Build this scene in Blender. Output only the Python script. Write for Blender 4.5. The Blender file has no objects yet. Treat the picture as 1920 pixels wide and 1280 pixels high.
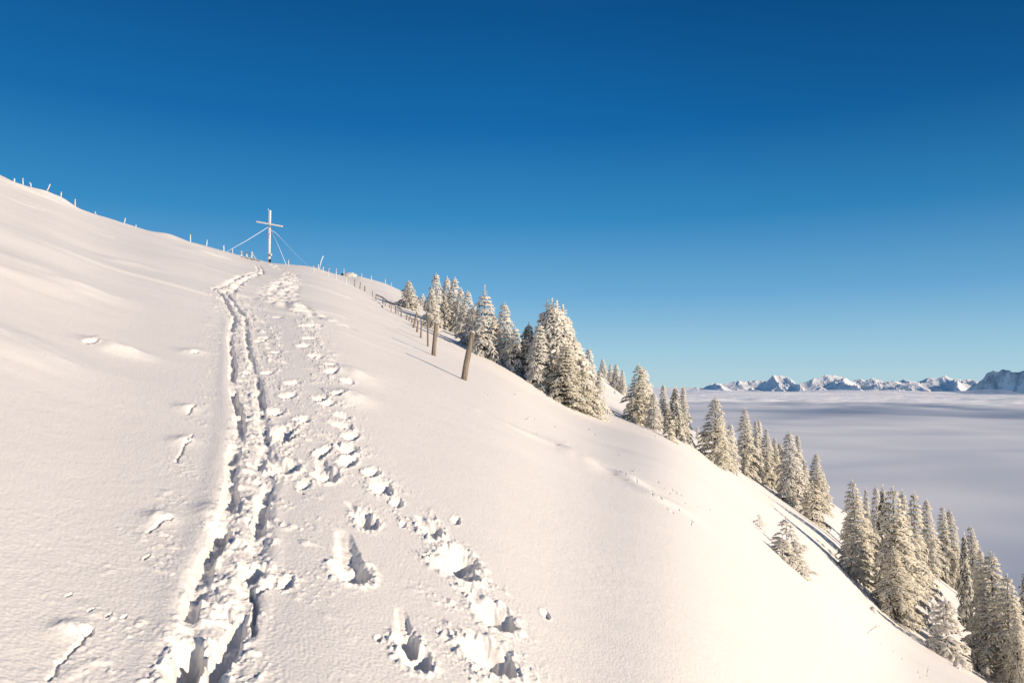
import bpy, math, random
import numpy as np
from mathutils import Vector, Matrix

random.seed(7)
SC = bpy.context.scene
COL = SC.collection

# ------------------------------------------------------------------ camera model
F = 1387.0                      # focal length in photo pixels (1920 wide)
HY = 724.0                      # photo row of the true horizon
PITCH = math.atan((HY - 640) / F)
cp, sp = math.cos(PITCH), math.sin(PITCH)

def ray(px, py):
    """photo pixel -> (x/y, z/y) slopes of the view ray"""
    u = (px - 960) / F
    v = (640 - py) / F
    d = cp - v * sp
    return u / d, (sp + v * cp) / d

def pt(px, py, Y):
    X, e = ray(px, py)
    return Vector((X * Y, Y, e * Y))

# ------------------------------------------------------------------ noise
def _h(ix, iy, s):
    h = (ix * 374761393 + iy * 668265263 + s * 974634777) & 0xFFFFFFFF
    h = ((h ^ (h >> 13)) * 1274126177) & 0xFFFFFFFF
    h = (h ^ (h >> 16))
    h = (h * 2246822519) & 0xFFFFFFFF
    return (h ^ (h >> 15)) & 0xFFFF

def gn(x, y, s=0):
    """2-D gradient noise, about -1..1"""
    x = np.asarray(x, dtype=np.float64); y = np.asarray(y, dtype=np.float64)
    fx = np.floor(x); fy = np.floor(y)
    ix = fx.astype(np.int64); iy = fy.astype(np.int64)
    dx = x - fx; dy = y - fy
    ux = dx * dx * dx * (dx * (dx * 6 - 15) + 10)
    uy = dy * dy * dy * (dy * (dy * 6 - 15) + 10)
    out = 0
    for a in (0, 1):
        for b in (0, 1):
            ang = _h(ix + a, iy + b, s) * (2 * math.pi / 65536.0)
            g = np.cos(ang) * (dx - a) + np.sin(ang) * (dy - b)
            w = (ux if a else 1 - ux) * (uy if b else 1 - uy)
            out = out + g * w
    return out * 1.5

def fbm(x, y, s=0, octv=4, gain=0.5):
    t = 0; a = 1.0; f = 1.0
    for k in range(octv):
        t = t + a * gn(x * f, y * f, s + k * 17)
        a *= gain; f *= 2.03
    return t

def ridged(x, y, s=0, octv=5):
    t = 0; a = 1.0; f = 1.0; w = 1.0
    for k in range(octv):
        n = 1 - np.abs(gn(x * f, y * f, s + k * 31)) * 1.6
        n = np.clip(n, 0, 1) ** 2
        t = t + a * n * w
        w = np.clip(n * 1.6, 0.15, 1)
        a *= 0.5; f *= 2.1
    return t

def sstep(a, b, t):
    t = np.clip((t - a) / (b - a), 0, 1)
    return t * t * (3 - 2 * t)

# ------------------------------------------------------------------ the hillside
# columns: photo column, row of the first crest, its distance, row of the second crest, its distance
# (a first row of None keeps the slope running straight up to the second crest)
TAB = [
    (-900, None, 0, -70, 95), (-300, None, 0, 210, 98), (-120, None, 0, 270, 100),
    (0, None, 0, 328, 100), (30, None, 0, 343, 102), (60, None, 0, 352, 104), (90, None, 0, 361, 105), (115, None, 0, 373, 106),
    (140, None, 0, 388, 108), (180, None, 0, 402.5, 110), (230, None, 0, 418, 112), (258, None, 0, 427, 113),
    (285, None, 0, 434, 114), (315, None, 0, 438, 116), (345, None, 0, 450, 118), (390, None, 0, 462, 122),
    (440, None, 0, 476, 126), (480, None, 0, 487, 128), (505, None, 0, 493, 130), (560, None, 0, 498, 128),
    (585, 503, 120, 501, 130), (600, 508, 116, 505, 132), (620, 518, 108, 512, 138), (650, 531, 100, 517.5, 150),
    (675, 543, 92, 518, 156), (700, 557, 82, 525, 160), (722, 570, 74, 532, 162), (745, 583, 64, 542, 165),
    (785, 606, 52, 560, 160), (813, 624, 44, 575, 150), (864, 654, 37, 602, 140), (885, 667, 35, 612, 138),
    (952, 697, 33.5, 640, 132), (1005, 732, 34, 662, 128), (1051, 759, 35, 680, 126), (1105, 783, 36.5, 696, 124),
    (1129, 790, 37, 704, 123), (1180, 798, 38, 744, 120), (1206, 805, 38, 758, 118), (1265, 824, 38, 788, 115),
    (1311, 862, 39, 812, 112), (1390, 922, 42, 862, 110), (1440, 962, 43, 888, 108), (1480, 1000, 44, 906, 108), (1530, 1038, 45, 925, 108),
    (1560, 1062, 45, 940, 108), (1600, 1108, 45, 968, 108), (1660, 1168, 44, 1005, 108), (1690, 1192, 43.5, 1026, 108),
    (1790, 1248, 41, 1100, 108), (1880, 1302, 42, 1170, 108), (1940, 1318, 44, 1220, 108), (2100, 1400, 46, 1330, 108),
    (2400, 1560, 50, 1520, 108)]

XS = np.linspace(-1.6, 1.6, 1601)
def _tables():
    X1 = []; G = []; Y1 = []; E2 = []; Y2 = []; HAS = []
    for px, p1, y1, p2, y2 in TAB:
        x2, e2 = ray(px, p2)
        if p1 is None:
            g = e2 + 1.6 / y2; y1v = y2 - 12; has = 0.0; x = x2
        else:
            x, e1 = ray(px, p1); g = e1 + 1.6 / y1; y1v = y1; has = 1.0
        X1.append(x); G.append(g); Y1.append(y1v); E2.append(e2); Y2.append(y2); HAS.append(has)
    X1 = np.array(X1)
    def tab(v, sig):
        a = np.interp(XS, X1, v)
        # linear continuation at the ends
        sl = (v[-1] - v[-2]) / (X1[-1] - X1[-2]); m = XS > X1[-1]; a[m] = v[-1] + sl * 0.6 * (XS[m] - X1[-1])
        sl = (v[1] - v[0]) / (X1[1] - X1[0]); m = XS < X1[0]; a[m] = v[0] + sl * 0.6 * (XS[m] - X1[0])
        k = np.exp(-0.5 * (np.arange(-60, 61) * 0.002 / sig) ** 2); k /= k.sum()
        return np.convolve(np.pad(a, 60, mode='edge'), k, mode='valid')
    return (tab(G, 0.030), tab(Y1, 0.03), tab(E2, 0.0045), tab(Y2, 0.04), tab(HAS, 0.03))
TG, TY1, TE2, TY2, THAS = _tables()
TG_NEAR = np.convolve(np.pad(TG, 60, mode='edge'), (lambda k: k / k.sum())(np.exp(-0.5 * (np.arange(-60, 61) * 0.002 / 0.05) ** 2)), mode='valid')

def base_h(x, y):
    x = np.asarray(x, dtype=np.float64); y = np.asarray(y, dtype=np.float64)
    yy = np.maximum(y, 1.2)
    X = np.clip(x / yy, -1.59, 1.59)
    g = np.interp(X, XS, TG); gnr = np.interp(X, XS, TG_NEAR)
    w = sstep(4, 22, yy)
    g = gnr * (1 - w) + g * w
    y1 = np.interp(X, XS, TY1); e2 = np.interp(X, XS, TE2); y2 = np.interp(X, XS, TY2); has = np.interp(X, XS, THAS)
    y1 = np.minimum(y1, y2 - 6)
    z1 = g * y1 - 1.6
    s2 = (e2 * y2 - z1) / (y2 - y1)
    s2 = g * (1 - has) + s2 * has
    s3 = -0.38 - 0.5 * sstep(-0.2, 0.2, X)
    def sp_(t, w_):
        t = t / w_
        return w_ * np.logaddexp(0, np.clip(t, -40, 4000))
    z = g * yy - 1.6 + (s2 - g) * (sp_(yy - y1, 1.1) - 0.0) + (s3 - s2) * sp_(yy - y2 - 1.5, 1.3)
    z = z + np.interp(X, XS, TD) * yy * sstep(0.62, 0.98, yy / y2)
    # the plane underfoot and behind the viewer
    zp = -1.6 + 0.075 * y - 0.36 * x
    wn = sstep(0.9, 2.6, y)
    z = zp * (1 - wn) + z * wn
    return z

def calibrate():
    """lift the second crest so that the skyline stands at the measured height"""
    global TE2, TG, TD
    yy = np.concatenate([np.linspace(60, 110, 60), np.linspace(110.5, 190, 200)])
    for _ in range(3):
        Xg, Yg = np.meshgrid(XS, yy)
        e = base_h(Xg * Yg, Yg) / Yg
        mx = e.max(axis=0)
        d = TE2_0 - mx
        ds = smooth_cols(d, 0.05)
        TE2 = TE2 + d * THAS
        TG = TG + ds * (1 - THAS)
        TD = TD + (d - ds) * (1 - THAS)
def smooth_cols(a, sig):
    k = np.exp(-0.5 * (np.arange(-100, 101) * 0.002 / sig) ** 2); k /= k.sum()
    return np.convolve(np.pad(a, 100, mode='edge'), k, mode='valid')
TD = np.zeros(XS.shape)
TE2 = TE2.copy()
TE2_0 = TE2.copy()
calibrate()

def march(X, e, y0=2.2, ymax=200.0, hf=base_h):
    ys = y0 * (ymax / y0) ** np.linspace(0, 1, 1400)
    t = hf(X * ys, ys) / ys - e
    k = np.nonzero(t >= 0)[0]
    if len(k) == 0:
        j = int(np.argmax(t))
        return float(ys[j])
    j = int(k[0])
    if j == 0: return float(ys[0])
    a = -t[j - 1] / (t[j] - t[j - 1])
    return float(ys[j - 1] + a * (ys[j] - ys[j - 1]))

def gat(px, py, y0=2.2):
    X, e = ray(px, py)
    Y = march(X, e, y0)
    return X * Y, Y

# ------------------------------------------------------------------ what people left in the snow
LEFT = [(330, 1300), (339, 1268), (356, 1215), (356, 1150), (368, 1108), (383, 1066), (401, 1025), (418, 995), (424, 975), (428, 945), (432, 915), (435, 872), (440, 835), (452, 805), (447, 767), (436, 735),
        (435, 710), (437, 680), (434, 660), (431, 637), (435, 612), (440, 597), (430, 580), (424, 567), (415, 552), (406, 546)]
RIGHT = [(395, 1290), (416, 1235), (440, 1190), (452, 1140), (466, 1088), (480, 1050), (488, 1004), (490, 953), (502, 912), (508, 895), (486, 877), (495, 852), (501, 835),
         (492, 792), (490, 750), (486, 722), (472, 680), (464, 652), (462, 630), (462, 605), (456, 592), (445, 580), (437, 567), (425, 550), (415, 543)]
UPPER = [(408, 545), (430, 535), (452, 525), (470, 517), (487, 512), (488, 505), (482, 498)]
UPPER2 = [(620, 600), (560, 578), (527, 564), (517, 555), (530, 540), (549, 523), (543, 512), (520, 502), (506, 496)]
UPPER3 = [(440, 553), (480, 558), (517, 562)]
BERM = [(290, 1290), (312, 1220), (334, 1150), (352, 1080), (375, 1010), (393, 950), (404, 900), (412, 840), (418, 780), (420, 720), (420, 650), (421, 600)]
SCUFF = [(475, 1190), (477, 1150), (476, 1100)]
DRIFT = [(900, 770), (960, 800), (1040, 838), (1100, 872), (1160, 895), (1230, 935), (1290, 960)]
def world_line(L, jit=0.0):
    return [gat(a + random.uniform(-jit, jit), b) for a, b in L]

# pits: photo column, row, half width px, world half length (m), depth, drag length (m), drag px offset
PITS = [
    (925, 1238, 34, 0.115, 0.17, 0.10, -0.10), (782, 1238, 22, 0.075, 0.13, 0.0, 0), (765, 1205, 17, 0.07, 0.09, 0.26, -0.09), (932, 1160, 27, 0.12, 0.15, 0.14, -0.16),
    (866, 1050, 26, 0.12, 0.12, 0.12, -0.08), (858, 1072, 30, 0.10, 0.15, 0.1, -0.05), (811, 996, 15, 0.12, 0.13, 0.1, -0.12), (662, 1076, 24, 0.10, 0.17, 0.50, -0.20),
    (690, 982, 13, 0.10, 0.12, 0.2, -0.20), (680, 968, 12, 0.10, 0.08, 0, 0), (613, 893, 15, 0.14, 0.14, 0.4, -0.2), (533, 879, 18, 0.16, 0.15, 0.2, -0.25),
    (570, 910, 8, 0.1, 0.05, 0, 0), (653, 865, 11, 0.2, 0.10, 0, -0.1), (697, 888, 9, 0.12, 0.13, 0, -0.1), (715, 915, 14, 0.16, 0.09, 0, 0), (745, 944, 8, 0.1, 0.1, 0, 0), (728, 925, 8, 0.08, 0.08, 0, 0),
    (653, 843, 14, 0.18, 0.12, 0.1, -0.3), (658, 819, 11, 0.18, 0.10, 0, -0.3), (641, 799, 17, 0.22, 0.13, 0, 0), (642, 781, 12, 0.25, 0.12, 0.1, -0.4),
    (533, 822, 12, 0.2, 0.15, 0, 0), (530, 810, 14, 0.25, 0.1, 0, 0), (605, 848, 8, 0.2, 0.12, 0, 0), (567, 788, 10, 0.25, 0.12, 0, -0.3), (515, 774, 13, 0.25, 0.12, 0, 0),
    (540, 742, 10, 0.3, 0.12, 0, -0.3), (548, 718, 9, 0.35, 0.13, 0, -0.5), (614, 757, 9, 0.3, 0.10, 0, -0.4), (600, 748, 9, 0.3, 0.08, 0, -0.3), (651, 716, 9, 0.35, 0.15, 0, -0.5), (636, 742, 9, 0.35, 0.11, 0, -0.5),
    (622, 698, 8, 0.4, 0.11, 0, -0.5), (621, 685, 8, 0.4, 0.11, 0, -0.4), (592, 668, 9, 0.5, 0.14, 0, -0.5), (569, 649, 7, 0.5, 0.12, 0, 0), (580, 635, 7, 0.6, 0.12, 0, 0), (590, 610, 7, 0.8, 0.14, 0, 0), (575, 612, 7, 0.8, 0.10, 0, 0),
    (514, 661, 6, 0.4, 0.13, 0, 0), (500, 700, 6, 0.3, 0.08, 0, 0), (495, 634, 5, 0.5, 0.1, 0, 0), (487, 640, 5, 0.4, 0.1, 0, 0), (460, 700, 6, 0.3, 0.1, 0, 0), (520, 596, 5, 0.5, 0.12, 0, 0),
    (1024, 1152, 7, 0.06, 0.04, 0, 0), (160, 1184, 7, 0.03, 0.04, 0, 0), (318, 975, 5, 0.03, 0.03, 0, 0), (362, 763, 4, 0.06, 0.04, 0, 0), (352, 830, 4, 0.05, 0.03, 0, 0), (365, 663, 4, 0.15, 0.05, 0, 0),
    (168, 645, 8, 0.16, 0.20, 0, 0), (170, 1145, 3, 0.02, 0.03, 0, 0), (128, 1116, 3, 0.02, 0.05, 0, 0), (274, 1045, 3, 0.03, 0.05, 0, 0), (203, 1154, 3, 0.02, 0.04, 0, 0), (232, 1157, 3, 0.02, 0.04, 0, 0), (710, 1197, 5, 0.03, 0.05, 0, 0),
    (852, 1193, 5, 0.03, 0.05, 0, 0), (800, 1045, 5, 0.04, 0.05, 0, 0), (825, 1185, 4, 0.03, 0.03, 0, 0), (755, 984, 5, 0.05, 0.05, 0, 0), (855, 975, 7, 0.1, 0.05, 0, 0),
    (345, 1265, 22, 0.07, 0.10, 0, 0), (360, 1240, 20, 0.06, 0.08, 0, 0), (416, 1240, 16, 0.10, 0.08, 0, 0), (355, 1215, 18, 0.05, 0.07, 0, 0), (412, 1155, 16, 0.05, 0.04, 0, 0), (535, 1095, 9, 0.06, 0.06, 0, 0),
    (505, 1098, 9, 0.05, 0.06, 0, 0), (408, 990, 12, 0.05, 0.08, 0, 0), (475, 1072, 16, 0.08, 0.08, 0, 0), (500, 1065, 30, 0.02, 0.04, 0, 0)]
_r = random.Random(5)
for (a, b), (c, d_), n_ in (((1150, 880), (1300, 985), 14), ((1420, 1000), (1440, 1030), 3), ((1590, 1165), (1740, 1275), 16), ((900, 735), (1010, 790), 9), ((1230, 905), (1330, 960), 9), ((1090, 800), (1150, 840), 5), ((870, 690), (900, 705), 3)):
    for k_ in range(n_):
        t_ = (k_ + _r.random()) / n_
        PITS.append((a + (c - a) * t_ + _r.uniform(-9, 9), b + (d_ - b) * t_ + _r.uniform(-5, 5), _r.uniform(1.2, 2.6), _r.uniform(0.05, 0.12), _r.uniform(0.012, 0.035), 0, 0))
# soft heaps: column, row, world sx, sy, height
HEAPS = [(215, 655, 0.26, 0.30, 0.075), (186, 641, 0.10, 0.16, 0.045), (240, 662, 0.2, 0.2, 0.03), (0, 628, 0.7, 0.4, 0.06), (-40, 640, 0.8, 0.5, 0.06), (25, 497, 1.2, 1.6, 0.12), (-10, 515, 1.2, 1.5, 0.12), (10, 440, 2, 3, 0.15),
         (100, 372, 3.0, 2.5, 0.6), (60, 362, 3.0, 2.5, 0.45), (310, 445, 4, 4, 0.5), (128, 1180, 0.045, 0.06, 0.030), (298, 970, 0.06, 0.09, 0.035), (342, 826, 0.07, 0.14, 0.03), (350, 765, 0.08, 0.15, 0.03), (362, 660, 0.1, 0.3, 0.04), (1085, 860, 0.5, 1.0, 0.12), (1180, 900, 0.3, 0.6, 0.10),
         (655, 745, 0.2, 0.5, 0.08), (660, 700, 0.3, 0.6, 0.1), (850, 1025, 0.06, 0.08, 0.03), (400, 962, 0.10, 0.12, 0.03), (150, 548, 0.5, 0.8, 0.08), (245, 492, 0.8, 1.5, 0.12), (400, 480, 1.5, 4, 0.25)]

W_LEFT = world_line(LEFT); W_RIGHT = world_line(RIGHT); W_UP = world_line(UPPER); W_UP2 = world_line(UPPER2); W_UP3 = world_line(UPPER3)
W_BERM = world_line(BERM); W_SCUFF = world_line(SCUFF); W_DRIFT = world_line(DRIFT)
NICKS = [([(172, 1180), (142, 1212), (112, 1243), (90, 1272)], 0.007, 0.018), ([(318, 972), (298, 983), (277, 998)], 0.008, 0.03), ([(362, 815), (345, 835), (331, 866)], 0.008, 0.02),
         ([(365, 760), (352, 776)], 0.01, 0.03), ([(560, 920), (568, 925)], 0.01, 0.03), ([(535, 1100), (505, 1098), (480, 1112), (452, 1120)], 0.012, 0.05)]
NICKW = [(world_line(a), b, c) for a, b, c in NICKS]
W_MID = [((a[0] + b[0]) / 2, (a[1] + b[1]) / 2) for a, b in zip([gat(*p) for p in [(352, 1290), (372, 1240), (400, 1180), (412, 1130), (424, 1080), (445, 1020), (460, 950), (468, 890), (466, 830), (470, 780), (462, 720), (452, 670), (448, 620), (436, 580), (420, 555)]],
         [gat(*p) for p in [(352, 1290), (372, 1240), (400, 1180), (412, 1130), (424, 1080), (445, 1020), (460, 950), (468, 890), (466, 830), (470, 780), (462, 720), (452, 670), (448, 620), (436, 580), (420, 555)]])]
TRAIL = [gat(*p) for p in [(930, 1290), (900, 1180), (860, 1060), (800, 990), (730, 930), (680, 880), (640, 820), (630, 750), (605, 690), (585, 640), (580, 600), (520, 575)]]
TRAIL2 = [gat(*p) for p in [(530, 870), (530, 815), (520, 770), (530, 720), (510, 660), (490, 610), (470, 570)]]

def dist_line(x, y, L):
    d = np.full(x.shape, 1e9)
    for (ax, ay), (bx, by) in zip(L[:-1], L[1:]):
        vx, vy = bx - ax, by - ay
        l2 = vx * vx + vy * vy + 1e-12
        t = np.clip(((x - ax) * vx + (y - ay) * vy) / l2, 0, 1)
        d = np.minimum(d, (x - ax - t * vx) ** 2 + (y - ay - t * vy) ** 2)
    return np.sqrt(d)

BREAKL = [gat(*p) for p in ((427, 965), (441, 825), (436, 722), (436, 625), (350, 1180))]
BREAKR = [gat(*p) for p in ((509, 893), (478, 1062), (452, 1135), (492, 792), (478, 700), (463, 615))]
PITW = []
for (px, py, hw, hl, dep, dl, dxo) in PITS:
    X, Y = gat(px, py)
    if py < 800: hl *= 0.62; dep *= 0.85
    k = 1.15 if py > 870 and hw > 8 else 1.0
    PITW.append((X, Y, hw * k / F * Y, hl * k, dep * (1.25 if k > 1 else 1.0), dl, dxo))
HEAPW = [gat(a, b) + (sx, sy, hh) for a, b, sx, sy, hh in HEAPS]

def detail(x, y):
    """relief smaller than the hill: drifts, tracks, footprints, crumbs"""
    x = np.asarray(x, dtype=np.float64); y = np.asarray(y, dtype=np.float64)
    sh = x.shape
    x = x.ravel(); y = y.ravel()
    r = np.sqrt(x * x + y * y)
    z = np.zeros(x.shape)
    # broad drifts; long axis across the slope
    lx = x * 0.94 + y * 0.34; ly = y * 0.94 - x * 0.34
    z += 0.14 * fbm(lx / 15, ly / 11, 3, 3, 0.4) * sstep(8, 40, r)
    z += 0.030 * fbm(lx / 4.5, ly / 2.8, 5, 3, 0.4) * sstep(2, 12, r) * (0.25 + 0.75 * sstep(-0.1, 0.5, gn(x / 9, y / 9, 8)))
    # wind crust steps on the left
    n = gn(lx / 3.4, ly / 1.7, 11)
    z += 0.045 * sstep(0.22, 0.36, n) * sstep(-2, -6, x) * sstep(8, 16, r) * sstep(0.0, 0.4, gn(x / 12, y / 12, 12))
    near = np.nonzero((y > 1.0) & (r < 70) & (np.abs(x) < 60))[0]
    if len(near):
        xn = x[near]; yn = y[near]
        z[near] += (0.003 * fbm(xn / 0.6, yn / 0.5, 21, 3) + 0.0014 * gn(xn / 0.05, yn / 0.05, 22) * (0.6 + 0.8 * gn(xn / 1.4, yn / 1.1, 23)) + 0.0014 * gn(xn / 0.016, yn / 0.016, 25)) * (1 - sstep(15, 60, r[near]))
    trk = np.nonzero((y > 1.2) & (y < 140) & (x < 12) & (x > -0.75 * y))[0]
    if len(trk):
        xt = x[trk]; yt = y[trk]
        grow = 1 + 0.0 * yt
        wx = xt + 0.016 * gn(xt / 0.22, yt / 0.22, 31) + 0.007 * gn(xt / 0.05, yt / 0.05, 32) + 0.003 * gn(xt / 0.02, yt / 0.02, 34)
        wy = yt
        zt = np.zeros(xt.shape)
        dL = dist_line(wx, wy, W_LEFT); dR = dist_line(wx, wy, W_RIGHT)
        scale = 1 + 0.45 * sstep(6, 35, yt)
        wl = (0.036 + 0.010 * gn(yt / 0.5, xt * 0, 35)) * scale
        depL = (0.066 + 0.03 * gn(yt / 0.42, xt * 0 + 3, 36)) * (0.45 + 0.55 * sstep(-0.45, 0.0, gn(yt / 0.8, xt * 0 + 9, 37) + 0.25 * gn(yt / 0.2, xt * 0 + 19, 37))) * scale
        depR = (0.058 + 0.03 * gn(yt / 0.38, xt * 0 + 7, 38)) * (0.30 + 0.70 * sstep(-0.30, 0.12, gn(yt / 0.7, xt * 0 + 5, 39) + 0.25 * gn(yt / 0.17, xt * 0 + 15, 39))) * scale
        for (bx, by) in BREAKL: depL = depL * (1 - 0.9 * np.exp(-(((xt - bx) ** 2 + (yt - by) ** 2) / (0.045 * by) ** 2) ** 2))
        for (bx, by) in BREAKR: depR = depR * (1 - 0.9 * np.exp(-(((xt - bx) ** 2 + (yt - by) ** 2) / (0.045 * by) ** 2) ** 2))
        def groove(d, w, dep):
            return -dep * (1 - sstep(w * 0.55, w * 1.45, d))
        # stirred up snow between and beside the grooves
        dM = dist_line(xt, yt, W_MID)
        inner = 1 - sstep(0.12 * scale, 0.19 * scale, dM)
        lump = np.maximum(0, fbm(xt / 0.13, yt / 0.12, 41, 3, 0.55)) * 0.030 + np.abs(gn(xt / 0.03, yt / 0.03, 44)) * 0.006 - 0.014 * sstep(0.2, 0.5, gn(xt / 0.2, yt / 0.25, 46))
        zt += inner * (lump - 0.012)
        zt += groove(dL, wl, depL) + groove(dR, wl * 0.9, depR)
        zt += 0.004 * np.exp(-((dL - 0.10 * scale) / 0.05) ** 2) + 0.006 * np.exp(-((dR - 0.09 * scale) / 0.035) ** 2)
        # smooth pressed bank left of the tracks
        dB = dist_line(xt, yt, W_BERM)
        zt += 0.008 * np.exp(-(dB / (0.075 * scale)) ** 2) * (1 + 0.2 * gn(yt / 0.6, xt / 0.6, 45))
        # side scuff
        zt += groove(dist_line(wx, wy, W_SCUFF), 0.012 * scale, 0.05 * (1 + 0 * wl))
        # crumbs thrown out around tracks and trail
        dT = dist_line(xt, yt, TRAIL); dT2 = dist_line(xt, yt, TRAIL2)
        near_t = np.exp(-(np.minimum(dL, dR) / (0.30 * scale * (1 + 0.02 * yt))) ** 2)
        near_f = np.exp(-(np.minimum(dT, dT2) / (0.22 * scale * (1 + 0.03 * yt))) ** 2)
        patch = sstep(0.05, 0.45, gn(xt / 0.35, yt / 0.30, 51) + 0.25)
        crumb = np.maximum(0, gn(xt / 0.028, yt / 0.045, 52) - 0.22) * 0.030 + np.maximum(0, gn(xt / 0.075, yt / 0.10, 53) - 0.25) * 0.045
        far_crumb = np.maximum(0, gn(xt / 0.16, yt / 0.30, 54) - 0.18) * 0.11 * sstep(7, 16, yt)
        crumb += np.maximum(0, gn(xt / 0.022, yt / 0.022, 55) - 0.1) * 0.010
        zt += (crumb + far_crumb) * np.clip(near_t * 0.75 + near_f * 0.95, 0, 1) * patch * (1 - 0.9 * np.exp(-(dB / 0.11) ** 2))
        # faint far tracks up to the cross
        for L, ww, seed in ((W_UP, 0.32, 61), (W_UP2, 0.7, 62), (W_UP3, 0.6, 63)):
            d = dist_line(xt, yt, L)
            m = 1 - sstep(ww * 0.6, ww * 1.3, d)
            zt += m * (0.13 * gn(xt / 0.40, yt / 0.9, seed) + 0.05 * gn(xt / 0.2, yt / 0.4, seed + 4) - 0.02)
        dU = dist_line(xt + 0.1 * gn(xt, yt, 64), yt, W_UP)
        zt += -0.08 * np.exp(-((dU - 0.18) / 0.08) ** 2)
        z[trk] += zt
    for L, ww, dd in NICKW:      # slits left by ski poles
        ax = [p[0] for p in L]; ay = [p[1] for p in L]
        m = np.nonzero((x > min(ax) - .1) & (x < max(ax) + .1) & (y > min(ay) - .1) & (y < max(ay) + .1))[0]
        if len(m):
            d = dist_line(x[m] + 0.012 * gn(x[m] / .06, y[m] / .06, 95) + 0.005 * gn(x[m] / .02, y[m] / .02, 96), y[m], L)
            z[m] += -dd * (1 - sstep(ww * 0.5, ww * 1.8, d))
    # drift ridge along the buried fence
    m = np.nonzero((y > 8) & (y < 45) & (x > -5) & (x < 14))[0]
    if len(m):
        d = dist_line(x[m], y[m], W_DRIFT)
        z[m] += 0.05 * np.exp(-(d / 0.25) ** 2) * (0.6 + 0.6 * gn(x[m] / 1.0, y[m] / 1.0, 71))
    for (X, Y, hw, hl, dep, dl, dxo) in PITW:
        R = 4 * max(hw, hl) + abs(dl) + abs(dxo)
        m = np.nonzero((np.abs(x - X) < R) & (np.abs(y - Y) < R))[0]
        if not len(m): continue
        xm = x[m] - X; ym = y[m] - Y
        s = hw / 0.1
        xm = xm + 0.14 * hw * gn(x[m] / (hw * 0.8), y[m] / (hl * 0.8), 81) + 0.05 * hw * gn(x[m] / (hw * 0.25), y[m] / (hl * 0.25), 82)
        ym = ym + 0.14 * hl * gn(x[m] / (hw * 0.8), y[m] / (hl * 0.8), 83)
        ux = np.where(xm < 0, xm * 0.80, xm) / hw; uy = np.where(ym > 0, ym * 0.75, ym) / hl
        rr = np.sqrt(ux ** 2 + uy ** 2)
        sideq = sstep(-0.7, 0.7, (ux - uy) / (rr + 0.3))      # 1 on the right and near side
        rough = 1 + 0.10 * gn(x[m] / 0.03, y[m] / 0.03, 84)
        tilt = np.clip(0.62 + 0.38 * (xm / hw) * 0.8 - 0.22 * (ym / hl), 0.15, 1.1)
        z[m] += -dep * 1.35 * (1 - sstep(0.15 + 0.60 * sideq, 1.25 - 0.15 * sideq, rr)) * rough * tilt
        rimn = 0.5 + 0.9 * np.maximum(0, gn(x[m] / (hw * 0.5), y[m] / (hl * 0.5), 85) + 0.2)
        z[m] += 0.12 * dep * np.exp(-((rr - 1.38) / 0.25) ** 2) * (rimn - 0.3)
        z[m] += (0.007 * gn(x[m] / 0.024, y[m] / 0.024, 97) + 0.012 * np.maximum(0, gn(x[m] / 0.05, y[m] / 0.05, 98) - 0.1)) * np.exp(-((rr - 1.0) / 0.8) ** 2) * min(1.0, hw / 0.05)
        if dl > 0 or dl < 0:      # the drag of the foot leading into the pit
            t = np.clip(ym / (dl + (hl if dl > 0 else -hl)), 0, 1)
            cx = dxo * t
            wd = hw * (1.25 - 0.6 * t)
            q = np.abs(xm - cx) / wd
            inside = ((ym * np.sign(dl)) > 0) & (np.abs(ym) < abs(dl) + hl)
            prof = (1 - sstep(0.3, 1.1, q)) * (1 - t) ** 0.7 * inside
            z[m] += -0.42 * dep * prof * (1 + 0.22 * gn(x[m] / 0.06, y[m] / 0.022, 86))
    for (X, Y, sx, sy, hh) in HEAPW:
        R = 4 * max(sx, sy)
        m = np.nonzero((np.abs(x - X) < R) & (np.abs(y - Y) < R))[0]
        if not len(m): continue
        xm = (x[m] - X) / sx; ym = (y[m] - Y) / sy
        q = xm * xm + ym * ym
        z[m] += hh * np.exp(-q ** 0.9) * (1 + 0.25 * gn(x[m] / (sx * 0.7), y[m] / (sy * 0.7), 91))
    return z.reshape(sh)

def ground(x, y):
    return base_h(x, y) + detail(np.atleast_1d(np.asarray(x, float)), np.atleast_1d(np.asarray(y, float)))

def gz(x, y):
    return float(ground(np.array([x]), np.array([y]))[0])

def spot(px, py, y0=2.2):
    """world point on the snow seen at this photo pixel"""
    x, y = gat(px, py, y0)
    return Vector((x, y, gz(x, y)))

# ------------------------------------------------------------------ mesh helpers
def mesh_np(name, V, Q, mats=(), smooth=True, midx=None):
    me = bpy.data.meshes.new(name)
    V = np.asarray(V, dtype=np.float32); Q = np.asarray(Q, dtype=np.int32)
    n, k = Q.shape
    me.vertices.add(len(V)); me.vertices.foreach_set('co', V.ravel())
    me.loops.add(n * k); me.loops.foreach_set('vertex_index', Q.ravel())
    me.polygons.add(n)
    me.polygons.foreach_set('loop_start', np.arange(0, n * k, k, dtype=np.int32))
    me.polygons.foreach_set('loop_total', np.full(n, k, dtype=np.int32))
    if midx is not None: me.polygons.foreach_set('material_index', np.asarray(midx, dtype=np.int32))
    me.polygons.foreach_set('use_smooth', np.full(n, smooth, dtype=bool))
    me.update(calc_edges=True); me.validate()
    for m in mats: me.materials.append(m)
    return me

def link(name, me, parent=None):
    o = bpy.data.objects.new(name, me); COL.objects.link(o)
    if parent is not None: o.parent = parent
    return o

def empty(name, loc, label, cat, group=None):
    o = bpy.data.objects.new(name, None); COL.objects.link(o)
    o.location = loc; o.empty_display_size = 0.3
    o['label'] = label; o['category'] = cat
    if group: o['group'] = group
    return o

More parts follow.
